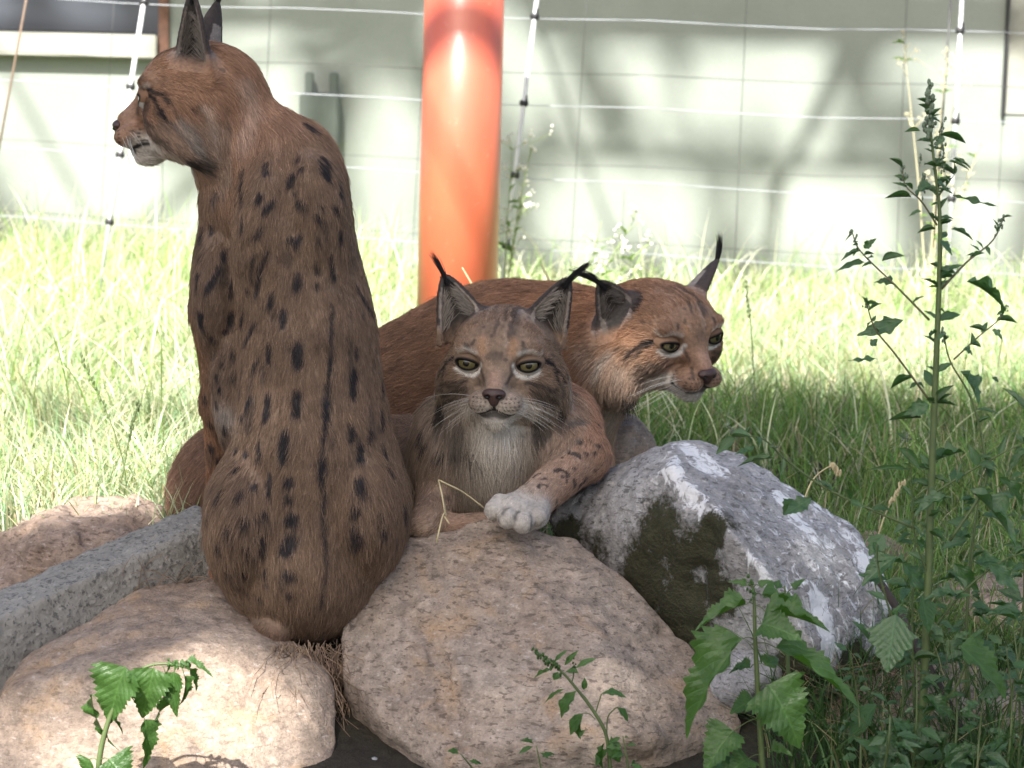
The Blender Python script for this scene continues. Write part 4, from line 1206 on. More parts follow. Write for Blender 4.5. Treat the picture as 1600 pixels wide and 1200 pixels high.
face_crease_marks(A, [([(232, 140), (250, 147), (265, 160)], 2.6, 0.95), ([(247, 177), (270, 192), (290, 212)], 2.6, 0.9), ([(282, 185), (300, 200), (310, 222)], 3.6, 0.9), ([(310, 160), (320, 180), (332, 203)], 3.0, 0.7),
    ([(299, 230), (318, 250), (328, 268)], 3.6, 0.95), ([(229, 165), (226, 185)], 7, 0.6), ([(210, 232), (226, 236), (242, 236)], 4.5, 0.9), ([(202, 205), (216, 206), (230, 211)], 1.3, 0.7), ([(200, 213), (215, 215), (232, 220)], 1.3, 0.7),
    ([(206, 222), (220, 224), (234, 228)], 1.3, 0.7), ([(276, 222), (279, 225)], 3, 0.6), ([(250, 190), (262, 200)], 5, 0.45), ([(300, 168), (306, 172)], 4, 0.5)])
A.marks += [(np.array([A.hit(*p) for p in ((385, 135), (396, 180), (380, 228))]), 0.014, 0.010, np.array((0.44, 0.32, 0.25)), 0.75),
            (np.array([A.hit(*p) for p in ((322, 170), (334, 212), (338, 250))]), 0.008, 0.006, np.array((0.52, 0.40, 0.31)), 0.7)]
A.finish(210000, 1)
# ---- the lynx lying behind the front boulder, looking into the camera
GB, PINK, CH = (0.235, 0.165, 0.115), (0.35, 0.205, 0.14), (0.27, 0.215, 0.16)
B = Lynx('grey-faced lynx lying with one forepaw over the front boulder, staring straight at the camera', W(790, 830, 0.1))
B.ell((775, 725, 0.17), (92, 98), 0.12, 0.05, (0, -0.3, -1), CH, 0.030)
B.ell((770, 655, 0.14), (80, 72), 0.09, 0.05, (0, -0.2, -1), CH, 0.030)
B.ell((693, 715, 0.19), (50, 92), 0.11, 0.05, (-0.2, 0, -1), (0.27, 0.19, 0.135), 0.024)
B.ell((872, 680, 0.20), (58, 78), 0.11, 0.05, (0.3, 0, -1), PINK, 0.018)
B.cap((882, 660, 0.17), (917, 708, 0.10), 46, 34, 0.04, None, PINK, 0.012)
B.cap((908, 718, 0.085), (835, 782, -0.02), 35, 29, 0.028, None, (0.33, 0.215, 0.15), 0.009)
PW = (0.46, 0.42, 0.38)
B.ell((812, 800, -0.045), (46, 27), 0.036, 0.022, (-0.3, -1, -0.6), PW, 0.0045, rot=0.25)
for tx, ty, tY, tr in ((772, 797, -0.060, 14.5), (793, 810, -0.078, 15.5), (817, 817, -0.080, 16), (840, 806, -0.066, 14)):
    B.cap((tx + 8, ty - 14, tY + 0.02), (tx, ty, tY), tr * 0.85, tr * 1.1, 0.0035, (-0.1, -0.6, -1), PW, 0.0032)
B.cap((690, 770, 0.12), (668, 812, 0.02), 30, 25, 0.03, None, (0.30, 0.21, 0.15), 0.012)
B.cap((668, 824, 0.03), (765, 820, 0.01), 21, 18, 0.02, None, (0.31, 0.20, 0.14), 0.009)
B.ell((662, 820, 0.005), (22, 17), 0.03, 0.015, (-1, 0, -0.3), (0.42, 0.30, 0.22), 0.008)
B.cap((780, 740, 0.25), (620, 760, 0.42), 95, 96, 0.06, None, RED, 0.022)
B.cap((620, 760, 0.42), (440, 770, 0.50), 96, 100, 0.06, None, (0.22, 0.135, 0.09), 0.022)
B.ell((352, 765, 0.50), (88, 108), 0.13, 0.05, (-0.5, 0, -1), (0.215, 0.130, 0.09), 0.020, rot=0.30)
B.head(786, 559, 0.085, (-0.12, -1.0, -0.03), roll=0.0, face=(0.255, 0.172, 0.118), grey=(0.31, 0.25, 0.20),
       ears=({'base': (-0.058, -0.012, 0.044), 'axis': (-0.46, -0.04, 1.0), 'open': (-0.62, 0.9, 0.05), 'h': 0.082, 'w': 0.037},
             {'base': (0.062, -0.012, 0.044), 'axis': (0.40, -0.06, 1.0), 'open': (-0.25, 1.0, 0.05), 'h': 0.078, 'w': 0.037}))
B.tuft_bend = [np.array((0.45, 0, -0.1)), np.array((-0.22, 0, 0.1))]
B.build()
def B_extra(P, N, co):
    # pale bib, spotted foreleg
    bib = np.exp(-(((P - W(775, 705, -0.02)) / np.array((0.050, 0.10, 0.066))) ** 2).sum(1))
    co = co * (1 - bib[:, None]) + bib[:, None] * np.array((0.68, 0.64, 0.56))
    leg = seg_dist(P, [W(945, 690, 0.10), W(925, 716, 0.09), W(845, 775, 0.0)])
    ln = vnoise(P, 0.0085, 55)
    m = (leg < 0.045) * sm(0.36, 0.55, ln) * 0.85
    return co * (1 - m[:, None]) + m[:, None] * np.array((0.035, 0.03, 0.03))
B.extra = B_extra
B.spots([([(712, 690)], 8), ([(685, 680)], 9), ([(688, 715)], 8), ([(712, 712)], 9), ([(735, 706)], 6), ([(713, 772)], 5), ([(700, 780)], 4),
         ([(893, 665), (910, 660)], 7), ([(905, 690)], 6), ([(660, 680), (664, 700)], 8), ([(735, 735)], 4)])
face_crease_marks(B, [([(794, 794), (786, 803), (778, 814)], 2.2, 0.8), ([(809, 800), (804, 812), (801, 826)], 2.2, 0.8), ([(829, 806), (830, 818), (829, 828)], 2.0, 0.75), ([(729, 540), (731, 545)], 3.6, 0.7), ([(819, 548), (815, 552)], 3.6, 0.7), ([(847, 564), (864, 571), (869, 592), (877, 618)], 3.2, 0.9), ([(698, 563), (695, 583), (694, 616)], 3.2, 0.9),  # opens with crease shade painted as dark lines between the toes
    ([(823, 599), (846, 600), (864, 614)], 2.4, 0.8), ([(835, 614), (860, 622)], 5, 0.6), ([(706, 603), (726, 611)], 4.5, 0.6), ([(716, 622), (730, 628)], 3, 0.5), ([(706, 650), (713, 690)], 13, 0.92), ([(851, 645), (846, 680)], 13, 0.92), ([(722, 700)], 7, 0.7), ([(836, 690)], 6, 0.6),
    ([(737, 643), (752, 650), (770, 651), (792, 651), (812, 643)], 3.0, 0.9), ([(764, 656), (780, 656)], 4.5, 0.75), ([(751, 602), (746, 585), (752, 568)], 1.8, 0.6), ([(791, 600), (800, 588), (797, 572)], 1.8, 0.6),
    ([(725, 632), (716, 650)], 4, 0.5), ([(838, 632), (846, 645)], 5, 0.5), ([(871, 560), (880, 600)], 3, 0.4), ([(765, 556), (780, 556)], 5, 0.5)])
B.finish(190000, 2)

# ---- the reddish lynx behind, looking to the right
C = Lynx('reddish-brown lynx behind the others, only its back and its head turned right in view', W(800, 800, 0.55))
R2 = (0.262, 0.148, 0.090)
C.cap((585, 640, 0.66), (740, 590, 0.62), 118, 122, 0.06, None, R2, 0.020)
C.cap((740, 590, 0.62), (880, 560, 0.58), 122, 112, 0.06, None, R2, 0.020)
C.ell((800, 560, 0.62), (110, 112), 0.13, 0.06, (-1, 0, -0.2), R2, 0.020)
C.prims = [(k, g, kk, op, (-f if i < 2 else f), c, l) for i, (k, g, kk, op, f, c, l) in enumerate(C.prims)]
C.cap((985, 525, 0.50), (880, 560, 0.56), 72, 98, 0.05, None, (0.36, 0.185, 0.10), 0.022)
C.ell((915, 600, 0.55), (52, 74), 0.09, 0.04, (-0.1, 0, -1), (0.33, 0.19, 0.12), 0.024)
C.cap((925, 640, 0.55), (940, 800, 0.55), 34, 22, 0.03, None, (0.36, 0.24, 0.17), 0.012)
C.cap((860, 640, 0.62), (870, 800, 0.62), 34, 22, 0.03, None, R2, 0.012)
C.ell((560, 740, 0.72), (90, 90), 0.12, 0.05, dn, R2, 0.018)
C.ell((972, 588, 0.455), (34, 42), 0.045, 0.03, (-0.15, 0, -1), (0.30, 0.205, 0.14), 0.024)
C.head(1046, 512, 0.47, (0.60, -0.80, -0.26), roll=-0.09, scale=1.03, crown=0.052, muz=0.004, face=(0.285, 0.172, 0.110), grey=(0.36, 0.27, 0.21),
       ears=({'base': (-0.060, -0.020, 0.032), 'axis': (-0.95, -0.25, 1.0), 'open': (-0.95, 0.35, -0.3), 'h': 0.076, 'w': 0.030},
             {'base': (0.070, -0.030, 0.010), 'axis': (0.62, -0.30, 1.0), 'open': (0.45, 0.95, 0.2), 'h': 0.078, 'w': 0.041, 'dark': 0.55}))
C.tuft_bend = [np.array((-0.35, 0, 0.35)), np.array((-0.75, 0, -0.15))]
C.build()
def C_extra(P, N, co):
    fk = sm(0.42, 0.75, vnoise(P * np.array((0.45, 1, 1)), 0.012, 61)) * (P[:, 0] < 0.12) * 0.5
    co = co * (1 - fk[:, None]) + fk[:, None] * np.array((0.07, 0.045, 0.035))
    th = np.exp(-(((P - W(950, 650, 0.50)) / np.array((0.03, 0.09, 0.05))) ** 2).sum(1)) * 0.8
    co = co * (1 - th[:, None]) + th[:, None] * np.array((0.5, 0.42, 0.34))
    nk = np.exp(-(((P - W(918, 560, 0.46)) / np.array((0.035, 0.06, 0.06))) ** 2).sum(1)) * 0.75
    return co * (1 - nk[:, None]) + nk[:, None] * np.array((0.085, 0.06, 0.045))
C.extra = C_extra
face_crease_marks(C, [([(1024, 533), (1006, 544), (995, 558)], 3.2, 0.9), ([(1016, 565), (1036, 573), (1048, 571)], 2.2, 0.8), ([(1010, 575), (1030, 584)], 4, 0.5), ([(965, 575), (963, 600), (973, 626)], 8, 0.55),
    ([(1045, 610), (1066, 618), (1098, 613)], 3.2, 0.9), ([(985, 590), (1000, 605)], 4, 0.5), ([(1080, 575), (1083, 590)], 2.5, 0.7), ([(975, 540), (985, 560)], 4, 0.4), ([(985, 612), (978, 630)], 6, 0.8)])
C.finish(150000, 3)

def ruff_tuft(L, px, py, Y, n, ln, seed):
    rng = np.random.default_rng(seed); ts = np.linspace(0, 1, 5)
    P0 = np.array([W(px + rng.normal(0, 6), py + rng.normal(0, 4), Y + rng.normal(0, 0.008)) for _ in range(n)])
    d0 = nrows(np.array((0.05, 0, -1)) + rng.normal(0, 0.22, (n, 3)))
    pts = P0[:, None] + (ln * rng.uniform(0.5, 1.1, n)[:, None] * ts)[:, :, None] * d0[:, None]
    hair_object('ruff_tuft', pts, np.array((0.0005, 0.0005, 0.0004, 0.0003, 0.0001)), np.tile((0.03, 0.024, 0.02), (n, 1)), M_FUR, L.root, L.loc)
ruff_tuft(C, 980, 622, 0.43, 90, 0.035, 4)
# ------------------------------------------------------------------ grass
def grass_mat():
    m = NT('grass_blade'); c = m.attr('Col')
    b = m.bsdf(c, 0.55); m.set(b, 'Specular IOR Level', 0.3)
    tr = m.n('ShaderNodeBsdfTranslucent', {0: m.mix(1.0, c, (1.15, 1.3, 0.6, 1), 'MULTIPLY')})
    mx = m.n('ShaderNodeMixShader', {0: 0.42, 1: b, 2: tr})
    m.t.links.new(mx.outputs[0], m.out.inputs[0]); return m.m
M_GRASS = grass_mat()

def blades(name, x, y, h, w, lean, cols, seed=3, seg=4, z=None):
    rng = np.random.default_rng(seed); n = len(x)
    z = ground_z(x, y) - 0.01 if z is None else z
    az = rng.uniform(0, 2 * np.pi, n); d = np.stack([np.cos(az), np.sin(az)], 1)
    fa = rng.normal(0, 0.9, n); s = np.stack([np.cos(fa), np.sin(fa)], 1)
    ts = np.linspace(0, 1, seg + 1)
    V = []; C = []
    for t in ts:
        off = (lean * h * t ** 2.1)[:, None] * d
        cx = np.stack([x + off[:, 0], y + off[:, 1], z + h * (t - 0.32 * lean * t ** 2.6)], 1)
        ww = w * (1 - t ** 2.2) * 0.5 + 0.0001
        sd = np.stack([s[:, 0] * ww, s[:, 1] * ww, 0 * ww], 1)
        V += [cx - sd, cx + sd]
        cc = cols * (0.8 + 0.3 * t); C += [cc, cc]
    k = 2 * (seg + 1)
    V = np.stack(V, 1).reshape(-1, 3); C = np.stack(C, 1).reshape(-1, 3)
    b = np.arange(n)[:, None] * k
    q = np.concatenate([b + np.array((2 * i, 2 * i + 1, 2 * i + 3, 2 * i + 2)) for i in range(seg)])
    me = mesh_from(name, V, q); vcol(me, np.clip(C, 0, 1)); return me

def field_xy(n, y0, y1, rng, pad=0.6):
    y = y0 + (y1 - y0) * rng.random(n) ** 0.85
    hw = (y + 3.75) * 0.2 + pad
    return rng.uniform(-1, 1, n) * hw, y
rg = np.random.default_rng(17)
GREEN, STRAW = np.array((0.25, 0.39, 0.11)), np.array((0.68, 0.67, 0.51))
n = 110000
x, y = field_xy(n, 0.30, 4.25, rg)
xe, ye = rg.uniform(0.42, 0.95, 9000), rg.uniform(-0.05, 0.45, 9000)
x, y = np.concatenate([x, xe]), np.concatenate([y, ye]); n = len(x)
patch = vnoise(np.stack([x, y, 0 * x], 1), 0.35, 6)
k = rg.random(n) < 0.75 + 0.5 * patch
x, y, patch = x[k], y[k], patch[k]; n = len(x)
h = rg.uniform(0.07, 0.19, n) * (1 + 0.35 * patch) * (0.75 + 0.25 * sm(0.4, 1.2, y)) * (1 - np.where(x > -0.35, 0.5, 0.1) * sm(2.3, 3.4, y))
st = (rg.random(n) < 0.32)[:, None]
shade_tint = (sm(-0.05, 0.25, x) * sm(2.1, 1.5, y))[:, None]  # shade painted in: blades get darker colour where the right-hand field lies shaded
GG = np.array((0.40, 0.50, 0.31)) * (1 - shade_tint) + np.array((0.17, 0.29, 0.09)) * shade_tint
st = st & ((rg.random(n) < 0.6)[:, None] | (shade_tint < 0.5))
cols = np.where(st, STRAW * (1 - 0.35 * shade_tint), GG) * rg.uniform(0.5, 1.35, (n, 1)) * np.stack([rg.uniform(0.8, 1.3, n), np.ones(n), np.ones(n)], 1)
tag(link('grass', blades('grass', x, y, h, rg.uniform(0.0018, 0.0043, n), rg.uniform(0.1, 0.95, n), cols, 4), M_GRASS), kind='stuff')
n = 7000
x, y = field_xy(n, 0.9, 4.2, rg)
y = np.where(rg.random(n) < 0.45, rg.uniform(2.4, 4.2, n), y)
h = rg.uniform(0.16, 0.40, n) * np.where(x < -0.35, 0.85, np.where(rg.random(n) < 0.12, 0.85, 0.5))
cols = np.where((rg.random(n) < 0.6)[:, None], STRAW * 1.15, GREEN * 1.2) * rg.uniform(0.65, 1.3, (n, 1))
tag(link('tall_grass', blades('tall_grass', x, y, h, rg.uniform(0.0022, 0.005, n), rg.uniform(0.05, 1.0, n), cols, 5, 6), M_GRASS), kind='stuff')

rt = np.random.default_rng(29)
n = 1500
x = np.concatenate([rt.uniform(0.36, 0.85, 1200), rt.uniform(-0.10, 0.42, 300)]); y = np.concatenate([rt.uniform(-0.50, -0.02, 1200), rt.uniform(-0.62, -0.50, 300)])
h = np.concatenate([rt.uniform(0.06, 0.24, 1200), rt.uniform(0.03, 0.08, 300)])
cols = np.where((rt.random(n) < 0.15)[:, None], np.array((0.40, 0.36, 0.2)), np.array((0.07, 0.14, 0.045))) * rt.uniform(0.5, 1.3, (n, 1))
tag(link('grass_tufts', blades('grass_tufts', x, y, h, rt.uniform(0.0018, 0.0036, n), rt.uniform(0.1, 1.1, n), cols, 6, 6), M_GRASS), kind='stuff')

# ------------------------------------------------------------------ leafy plants
def leaf_mesh(name, prof, teeth=0, depth=0.12, fold=0.25, droop=0.25, n=14, wave=0.0):
    """unit leaf along +Y; prof(t) half width (1 = full half width)"""
    V, UV, Fc = [], [], []
    ts = np.linspace(0, 1, n + 1)
    for i, t in enumerate(ts):
        w = prof(t) * 0.5
        tooth = 0
        if teeth:
            ph = (t * teeth) % 1.0
            tooth = (ph - 0.5) * depth * min(1, 6 * (1 - t) + 0.15)
        wl = max(0.0, w * (1 + tooth))
        zz = -droop * t * t
        wv = wave * math.sin(t * 17)
        V += [(-wl, t, zz + fold * wl + wv * wl), (0, t, zz), (wl, t, zz + fold * wl - wv * wl)]
        UV += [(0.5 - wl, t), (0.5, t), (0.5 + wl, t)]
    for i in range(n):
        a = 3 * i
        Fc += [(a, a + 1, a + 4, a + 3), (a + 1, a + 2, a + 5, a + 4)]
    me = mesh_from(name, V, Fc)
    uv = me.uv_layers.new(name='UVMap')
    li = np.zeros(len(me.loops), np.int32); me.loops.foreach_get('vertex_index', li)
    uv.data.foreach_set('uv', np.array(UV, np.float32)[li].ravel())
    return me
M_NETTLE = leaf_mat('nettle_leaf', (0.065, 0.145, 0.033), (0.085, 0.175, 0.045), 0.36, 0.38, 0.6)
M_WEED = leaf_mat('weed_leaf', (0.052, 0.118, 0.038), (0.072, 0.155, 0.058), 0.30, 0.30, 0.75)
M_AMAR = leaf_mat('small_weed_leaf', (0.055, 0.13, 0.03), (0.075, 0.155, 0.045), 0.42, 0.3)
M_STEM = plain('green_stem', (0.10, 0.14, 0.05), 0.55, 0.25, 30)
M_STEMP = plain('reddish_stem', (0.12, 0.11, 0.055), 0.55, 0.3, 30)
M_SEED = plain('grey_green_buds', (0.15, 0.20, 0.13), 0.8, 0.3, 90)
M_STRAW = plain('dry_straw', (0.50, 0.42, 0.24), 0.6, 0.25, 60)
M_DRY = plain('dry_roots', (0.24, 0.165, 0.11), 0.85, 0.35, 40)
ovate = lambda t: min(1, (t / 0.10) ** 0.5) * max(0, 1 - ((t - 0.16) / 0.84) ** 1.25 if t > 0.16 else 1) ** 0.85 if 0 < t < 1 else 0
rhomb = lambda t: (min(t / 0.38, 1) ** 0.8) * (1 - max(0, (t - 0.38) / 0.62)) ** 0.85 if 0 < t < 1 else 0
lance = lambda t: math.sin(math.pi * t ** 0.8) if 0 < t < 1 else 0
L_NET = [leaf_mesh('nettle_leaf', ovate, 11, 0.30, f, d, 44, w) for f, d, w in ((0.3, 0.22, 0.10), (0.55, 0.38, 0.15), (0.15, 0.45, 0.2))]
L_GOO = [leaf_mesh('goosefoot_leaf', rhomb, 5, 0.38, f, d, 20, w) for f, d, w in ((0.25, 0.1, 0.0), (0.5, 0.3, 0.2), (0.1, -0.1, 0.15))]
L_LAN = [leaf_mesh('lance_leaf', lance, 0, 0, f, d, 8, w) for f, d, w in ((0.3, 0.25, 0.1), (0.6, 0.1, 0.0))]
L_PAL = [leaf_mesh('pale_leaf', lance, 0, 0, 0.3, 0.2, 8, 0.1)]
L_PAL[0].materials.append(leaf_mat('pale_leaf', (0.16, 0.24, 0.08), (0.20, 0.30, 0.11), 0.5, 0.4))
L_AMA = [leaf_mesh('small_leaf', lambda t: math.sin(math.pi * t ** 1.1) if 0 < t < 1 else 0, 0, 0, f, d, 10, w) for f, d, w in ((0.4, 0.35, 0.2), (0.2, 0.5, 0.1))]
for lst, mt in ((L_NET, M_NETTLE), (L_GOO, M_WEED), (L_LAN, M_WEED), (L_AMA, M_AMAR)):
    for me in lst: me.materials.append(mt)

prng = random.Random(23)
def put_leaf(parent, mesh, base, tip, wid, face=None, roll=0.0):
    b, t = np.array(base), np.array(tip)
    y = nrm(t - b); L = np.linalg.norm(t - b)
    f = np.array(face if face is not None else (prng.gauss(0, .35), -0.55 + prng.gauss(0, .3), 0.75), float)
    z = nrm(f - y * (f @ y)); xx = np.cross(y, z)
    if roll: z, xx = math.cos(roll) * z + math.sin(roll) * xx, math.cos(roll) * xx - math.sin(roll) * z
    o = link('leaf', mesh, None, parent)
    M = Matrix.Identity(4)
    for i in range(3):
        M[i][0], M[i][1], M[i][2] = xx[i] * wid, y[i] * L, z[i] * L
        M[i][3] = b[i] - parent.location[i]
    o.matrix_basis = M
    return o
def stem(parent, pts, radii, mat, name='stem', sides=6, per=6):
    L = np.array(parent.location)
    return link(name, tubes_mesh(name, [(smooth_path(pts, per) - L, radii)], sides), mat, parent)
def petiole_leaf(parent, mesh, att, base, tip, wid, mat, face=None):
    stem(parent, [att, (np.array(att) + base) / 2 + np.array((0, 0, 0.003)), base], [0.0009, 0.0007], mat, 'petiole', 4, 3)
    return put_leaf(parent, mesh, base, tip, wid, face)
def bud_spike(parent, a, b, r, mat, n=26, name='bud_spike'):
    a, b = np.array(a), np.array(b); V, Fc = [], []
    bm = bmesh.new()
    ax = nrm(b - a); L = np.linalg.norm(b - a)
    for i in range(n):
        t = prng.random(); rr = r * (1 - 0.75 * t)
        p = a + (b - a) * t + np.array([prng.gauss(0, rr * 0.55) for _ in range(3)])
        bmesh.ops.create_icosphere(bm, subdivisions=1, radius=r * prng.uniform(0.22, 0.42), matrix=Matrix.Translation(Vector(p - np.array(parent.location))) @ Matrix.Diagonal((1, 1, 1.5, 1)))
    me = bpy.data.meshes.new(name); bm.to_mesh(me); bm.free()
    me.polygons.foreach_set('use_smooth', np.ones(len(me.polygons), bool))
    return link(name, me, mat, parent)

# --- tall goosefoot at the right
YG = -0.42
def G(px, py, dy=0.0): return W(px, py, YG + dy)
tw = empty('tall_weed', G(1436, 1250), 'tall branching weed with toothed leaves and a grey bud spike, at the right', 'weed')
tw_st = [(1436, 1250), (1442, 1100), (1449, 950), (1455, 760), (1463, 560), (1468, 420), (1468, 330), (1458, 240), (1452, 180), (1452, 140)]
stem(tw, [G(*p) for p in tw_st], [0.0062, 0.0055, 0.0048, 0.0036, 0.0026, 0.0015, 0.0008], M_STEM, sides=8)
br = {
    'a': ([(1464, 352), (1440, 315), (1415, 290), (1410, 262)], 0.0014, -0.01), 'b': ([(1452, 500), (1400, 447), (1345, 393), (1331, 362)], 0.0017, 0.02),
    'c': ([(1471, 452), (1510, 410), (1550, 377), (1569, 340)], 0.0016, 0.02), 'd': ([(1468, 305), (1482, 285), (1492, 272)], 0.0010, 0.01),
    'e': ([(1454, 628), (1400, 555), (1367, 513), (1353, 470)], 0.0017, -0.03), 'f': ([(1484, 845), (1538, 760), (1537, 700), (1517, 622), (1485, 565), (1474, 520)], 0.0021, -0.02),
    'g': ([(1430, 826), (1300, 768), (1230, 720), (1190, 685), (1143, 682)], 0.0019, -0.05), 'h': ([(1456, 772), (1540, 722), (1620, 682)], 0.0018, -0.03),
    'i': ([(1450, 900), (1428, 830), (1424, 745), (1413, 680)], 0.0015, -0.05), 'j': ([(1490, 562), (1530, 525), (1560, 500), (1572, 478)], 0.0012, 0.0),
    'k': ([(1446, 1000), (1500, 930), (1560, 880), (1610, 860)], 0.0020, -0.04), 'l': ([(1444, 1060), (1400, 980), (1375, 900), (1370, 850)], 0.0020, -0.05),
    'm': ([(1440, 1120), (1490, 1080), (1520, 1010), (1560, 960)], 0.002, -0.06)}
BRP = {}
for kx, (pts, r, dy) in br.items():
    P3 = [G(px, py, dy * i / (len(pts) - 1)) for i, (px, py) in enumerate(pts)]
    BRP[kx] = smooth_path(P3, 8)
    stem(tw, P3, [r, r * 0.75, r * 0.4], M_STEMP if kx in 'abcej' else M_STEM, 'branch')
for a, b, r, nb in (((1452, 215), (1452, 128), 0.0085, 60), ((1446, 300), (1442, 272), 0.006, 20), ((1412, 285), (1409, 258), 0.005, 18), ((1334, 372), (1330, 360), 0.005, 12), ((1560, 355), (1570, 338), 0.005, 18),
                    ((1356, 480), (1352, 468), 0.005, 14), ((1470, 300), (1476, 186), 0.005, 30), ((1462, 230), (1474, 192), 0.005, 18), ((1568, 490), (1573, 477), 0.004, 10), ((1478, 530), (1472, 512), 0.006, 16),
                    ((1150, 682), (1136, 660), 0.005, 12), ((1440, 262), (1438, 240), 0.004, 10), ((1417, 690), (1412, 672), 0.005, 12)):
    bud_spike(tw, G(*a), G(*b), r, M_SEED, nb)
# leaves traced: base, tip, width px, mesh kind
big = [((1438, 205), (1413, 205), 5, 'l'), ((1467, 210), (1512, 222), 4, 'l'), ((1475, 213), (1463, 228), 9, 'g'), ((1455, 288), (1430, 297), 20, 'g'), ((1464, 285), (1478, 290), 14, 'g'), ((1488, 248), (1520, 258), 5, 'l'),
       ((1482, 252), (1516, 260), 4, 'l'), ((1488, 305), (1558, 328), 9, 'g'), ((1424, 308), (1383, 307), 5, 'l'), ((1440, 330), (1420, 335), 5, 'l'), ((1462, 358), (1433, 362), 6, 'l'), ((1468, 376), (1490, 398), 22, 'g'),
       ((1486, 358), (1525, 368), 6, 'l'), ((1510, 440), (1582, 466), 15, 'g'), ((1345, 392), (1312, 401), 6, 'l'), ((1352, 410), (1308, 418), 8, 'l'), ((1350, 388), (1367, 373), 11, 'g'), ((1378, 408), (1413, 398), 9, 'l'),
       ((1396, 445), (1366, 436), 13, 'g'), ((1412, 500), (1340, 527), 24, 'g'), ((1372, 560), (1322, 568), 9, 'g'), ((1360, 540), (1372, 530), 14, 'g'), ((1425, 590), (1390, 604), 12, 'l'), ((1452, 632), (1412, 648), 22, 'g'),
       ((1440, 653), (1388, 654), 7, 'l'), ((1500, 580), (1540, 622), 30, 'g'), ((1505, 545), (1522, 552), 13, 'g'), ((1525, 640), (1562, 644), 9, 'g'), ((1550, 590), (1562, 596), 6, 'l'), ((1550, 515), (1568, 528), 10, 'g'),
       ((1560, 500), (1590, 502), 5, 'l'), ((1180, 697), (1148, 713), 12, 'g'), ((1210, 716), (1150, 719), 6, 'l'), ((1240, 780), (1225, 805), 26, 'g'), ((1268, 778), (1224, 806), 22, 'g'), ((1505, 706), (1440, 716), 18, 'g'),
       ((1480, 775), (1426, 795), 24, 'g'), ((1515, 766), (1604, 834), 30, 'g'), ((1560, 745), (1608, 790), 18, 'g'), ((1405, 700), (1440, 735), 12, 'l'), ((1420, 735), (1358, 728), 6, 'l'), ((1450, 745), (1490, 752), 7, 'l'),
       ((1380, 835), (1358, 868), 28, 'g'), ((1400, 870), (1345, 905), 34, 'g'), ((1410, 880), (1450, 930), 30, 'g'), ((1385, 905), (1340, 900), 22, 'g'), ((1400, 960), (1385, 1050), 62, 'g'), ((1440, 930), (1455, 990), 34, 'g'),
       ((1500, 1010), (1590, 1085), 52, 'n'), ((1490, 880), (1530, 925), 26, 'g'), ((1545, 880), (1590, 925), 24, 'g'), ((1495, 930), (1450, 925), 22, 'g'), ((1500, 1000), (1480, 1030), 30, 'g'), ((1560, 1010), (1600, 1050), 22, 'g'),
       ((1440, 1130), (1415, 1170), 40, 'g'), ((1370, 1100), (1320, 1160), 44, 'g'), ((1390, 1140), (1370, 1200), 46, 'g'), ((1480, 1160), (1505, 1215), 40, 'g'), ((1440, 1090), (1500, 1120), 24, 'g'), ((1330, 970), (1370, 1010), 14, 'g'),
       ((1600, 960), (1540, 950), 16, 'l'), ((1610, 700), (1570, 735), 14, 'g'), ((1600, 640), (1572, 600), 10, 'l')]
for (bx, by), (tx, ty), wd, kd in big:
    dy = prng.uniform(-0.06, 0.03)
    ln_ = math.hypot(tx - bx, ty - by)
    lst = {'l': L_LAN, 'g': L_GOO, 'n': L_NET}[kd]
    # tip comes towards or away from the viewer a little: leaves keep their own tilt
    a, b = G(bx, by, dy), G(tx, ty, dy - prng.uniform(-0.3, 0.5) * ln_ * 0.0008)
    put_leaf(tw, prng.choice(lst), a, b, wd * 1.35 * PXM(YG))
for kx, pth in BRP.items():
    for i in range(13 if kx in 'klmgh' else 10):
        p = pth[prng.randrange(2, len(pth))]
        d = nrm((prng.gauss(0, 1), prng.gauss(0, 0.7), prng.gauss(0.25, 0.7)))
        s = prng.uniform(0.008, 0.022) * (1.5 if kx in 'klmgh' else 1)
        put_leaf(tw, prng.choice(L_LAN + L_GOO[:1]), p, p + d * s, s * prng.uniform(0.25, 0.5))
main = smooth_path([G(*p) for p in tw_st], 8)
for i in range(84):
    u = prng.uniform(0.25, 0.97); p = main[int(u * (len(main) - 1))]
    s = prng.uniform(0.008, 0.024) * (1.5 if u < 0.6 else 1)
    d = nrm((prng.choice((-1, 1)) * prng.uniform(0.4, 1), prng.gauss(0, 0.6), prng.uniform(-0.1, 0.9)))
    put_leaf(tw, prng.choice(L_LAN), p, p + d * s, s * prng.uniform(0.2, 0.4))

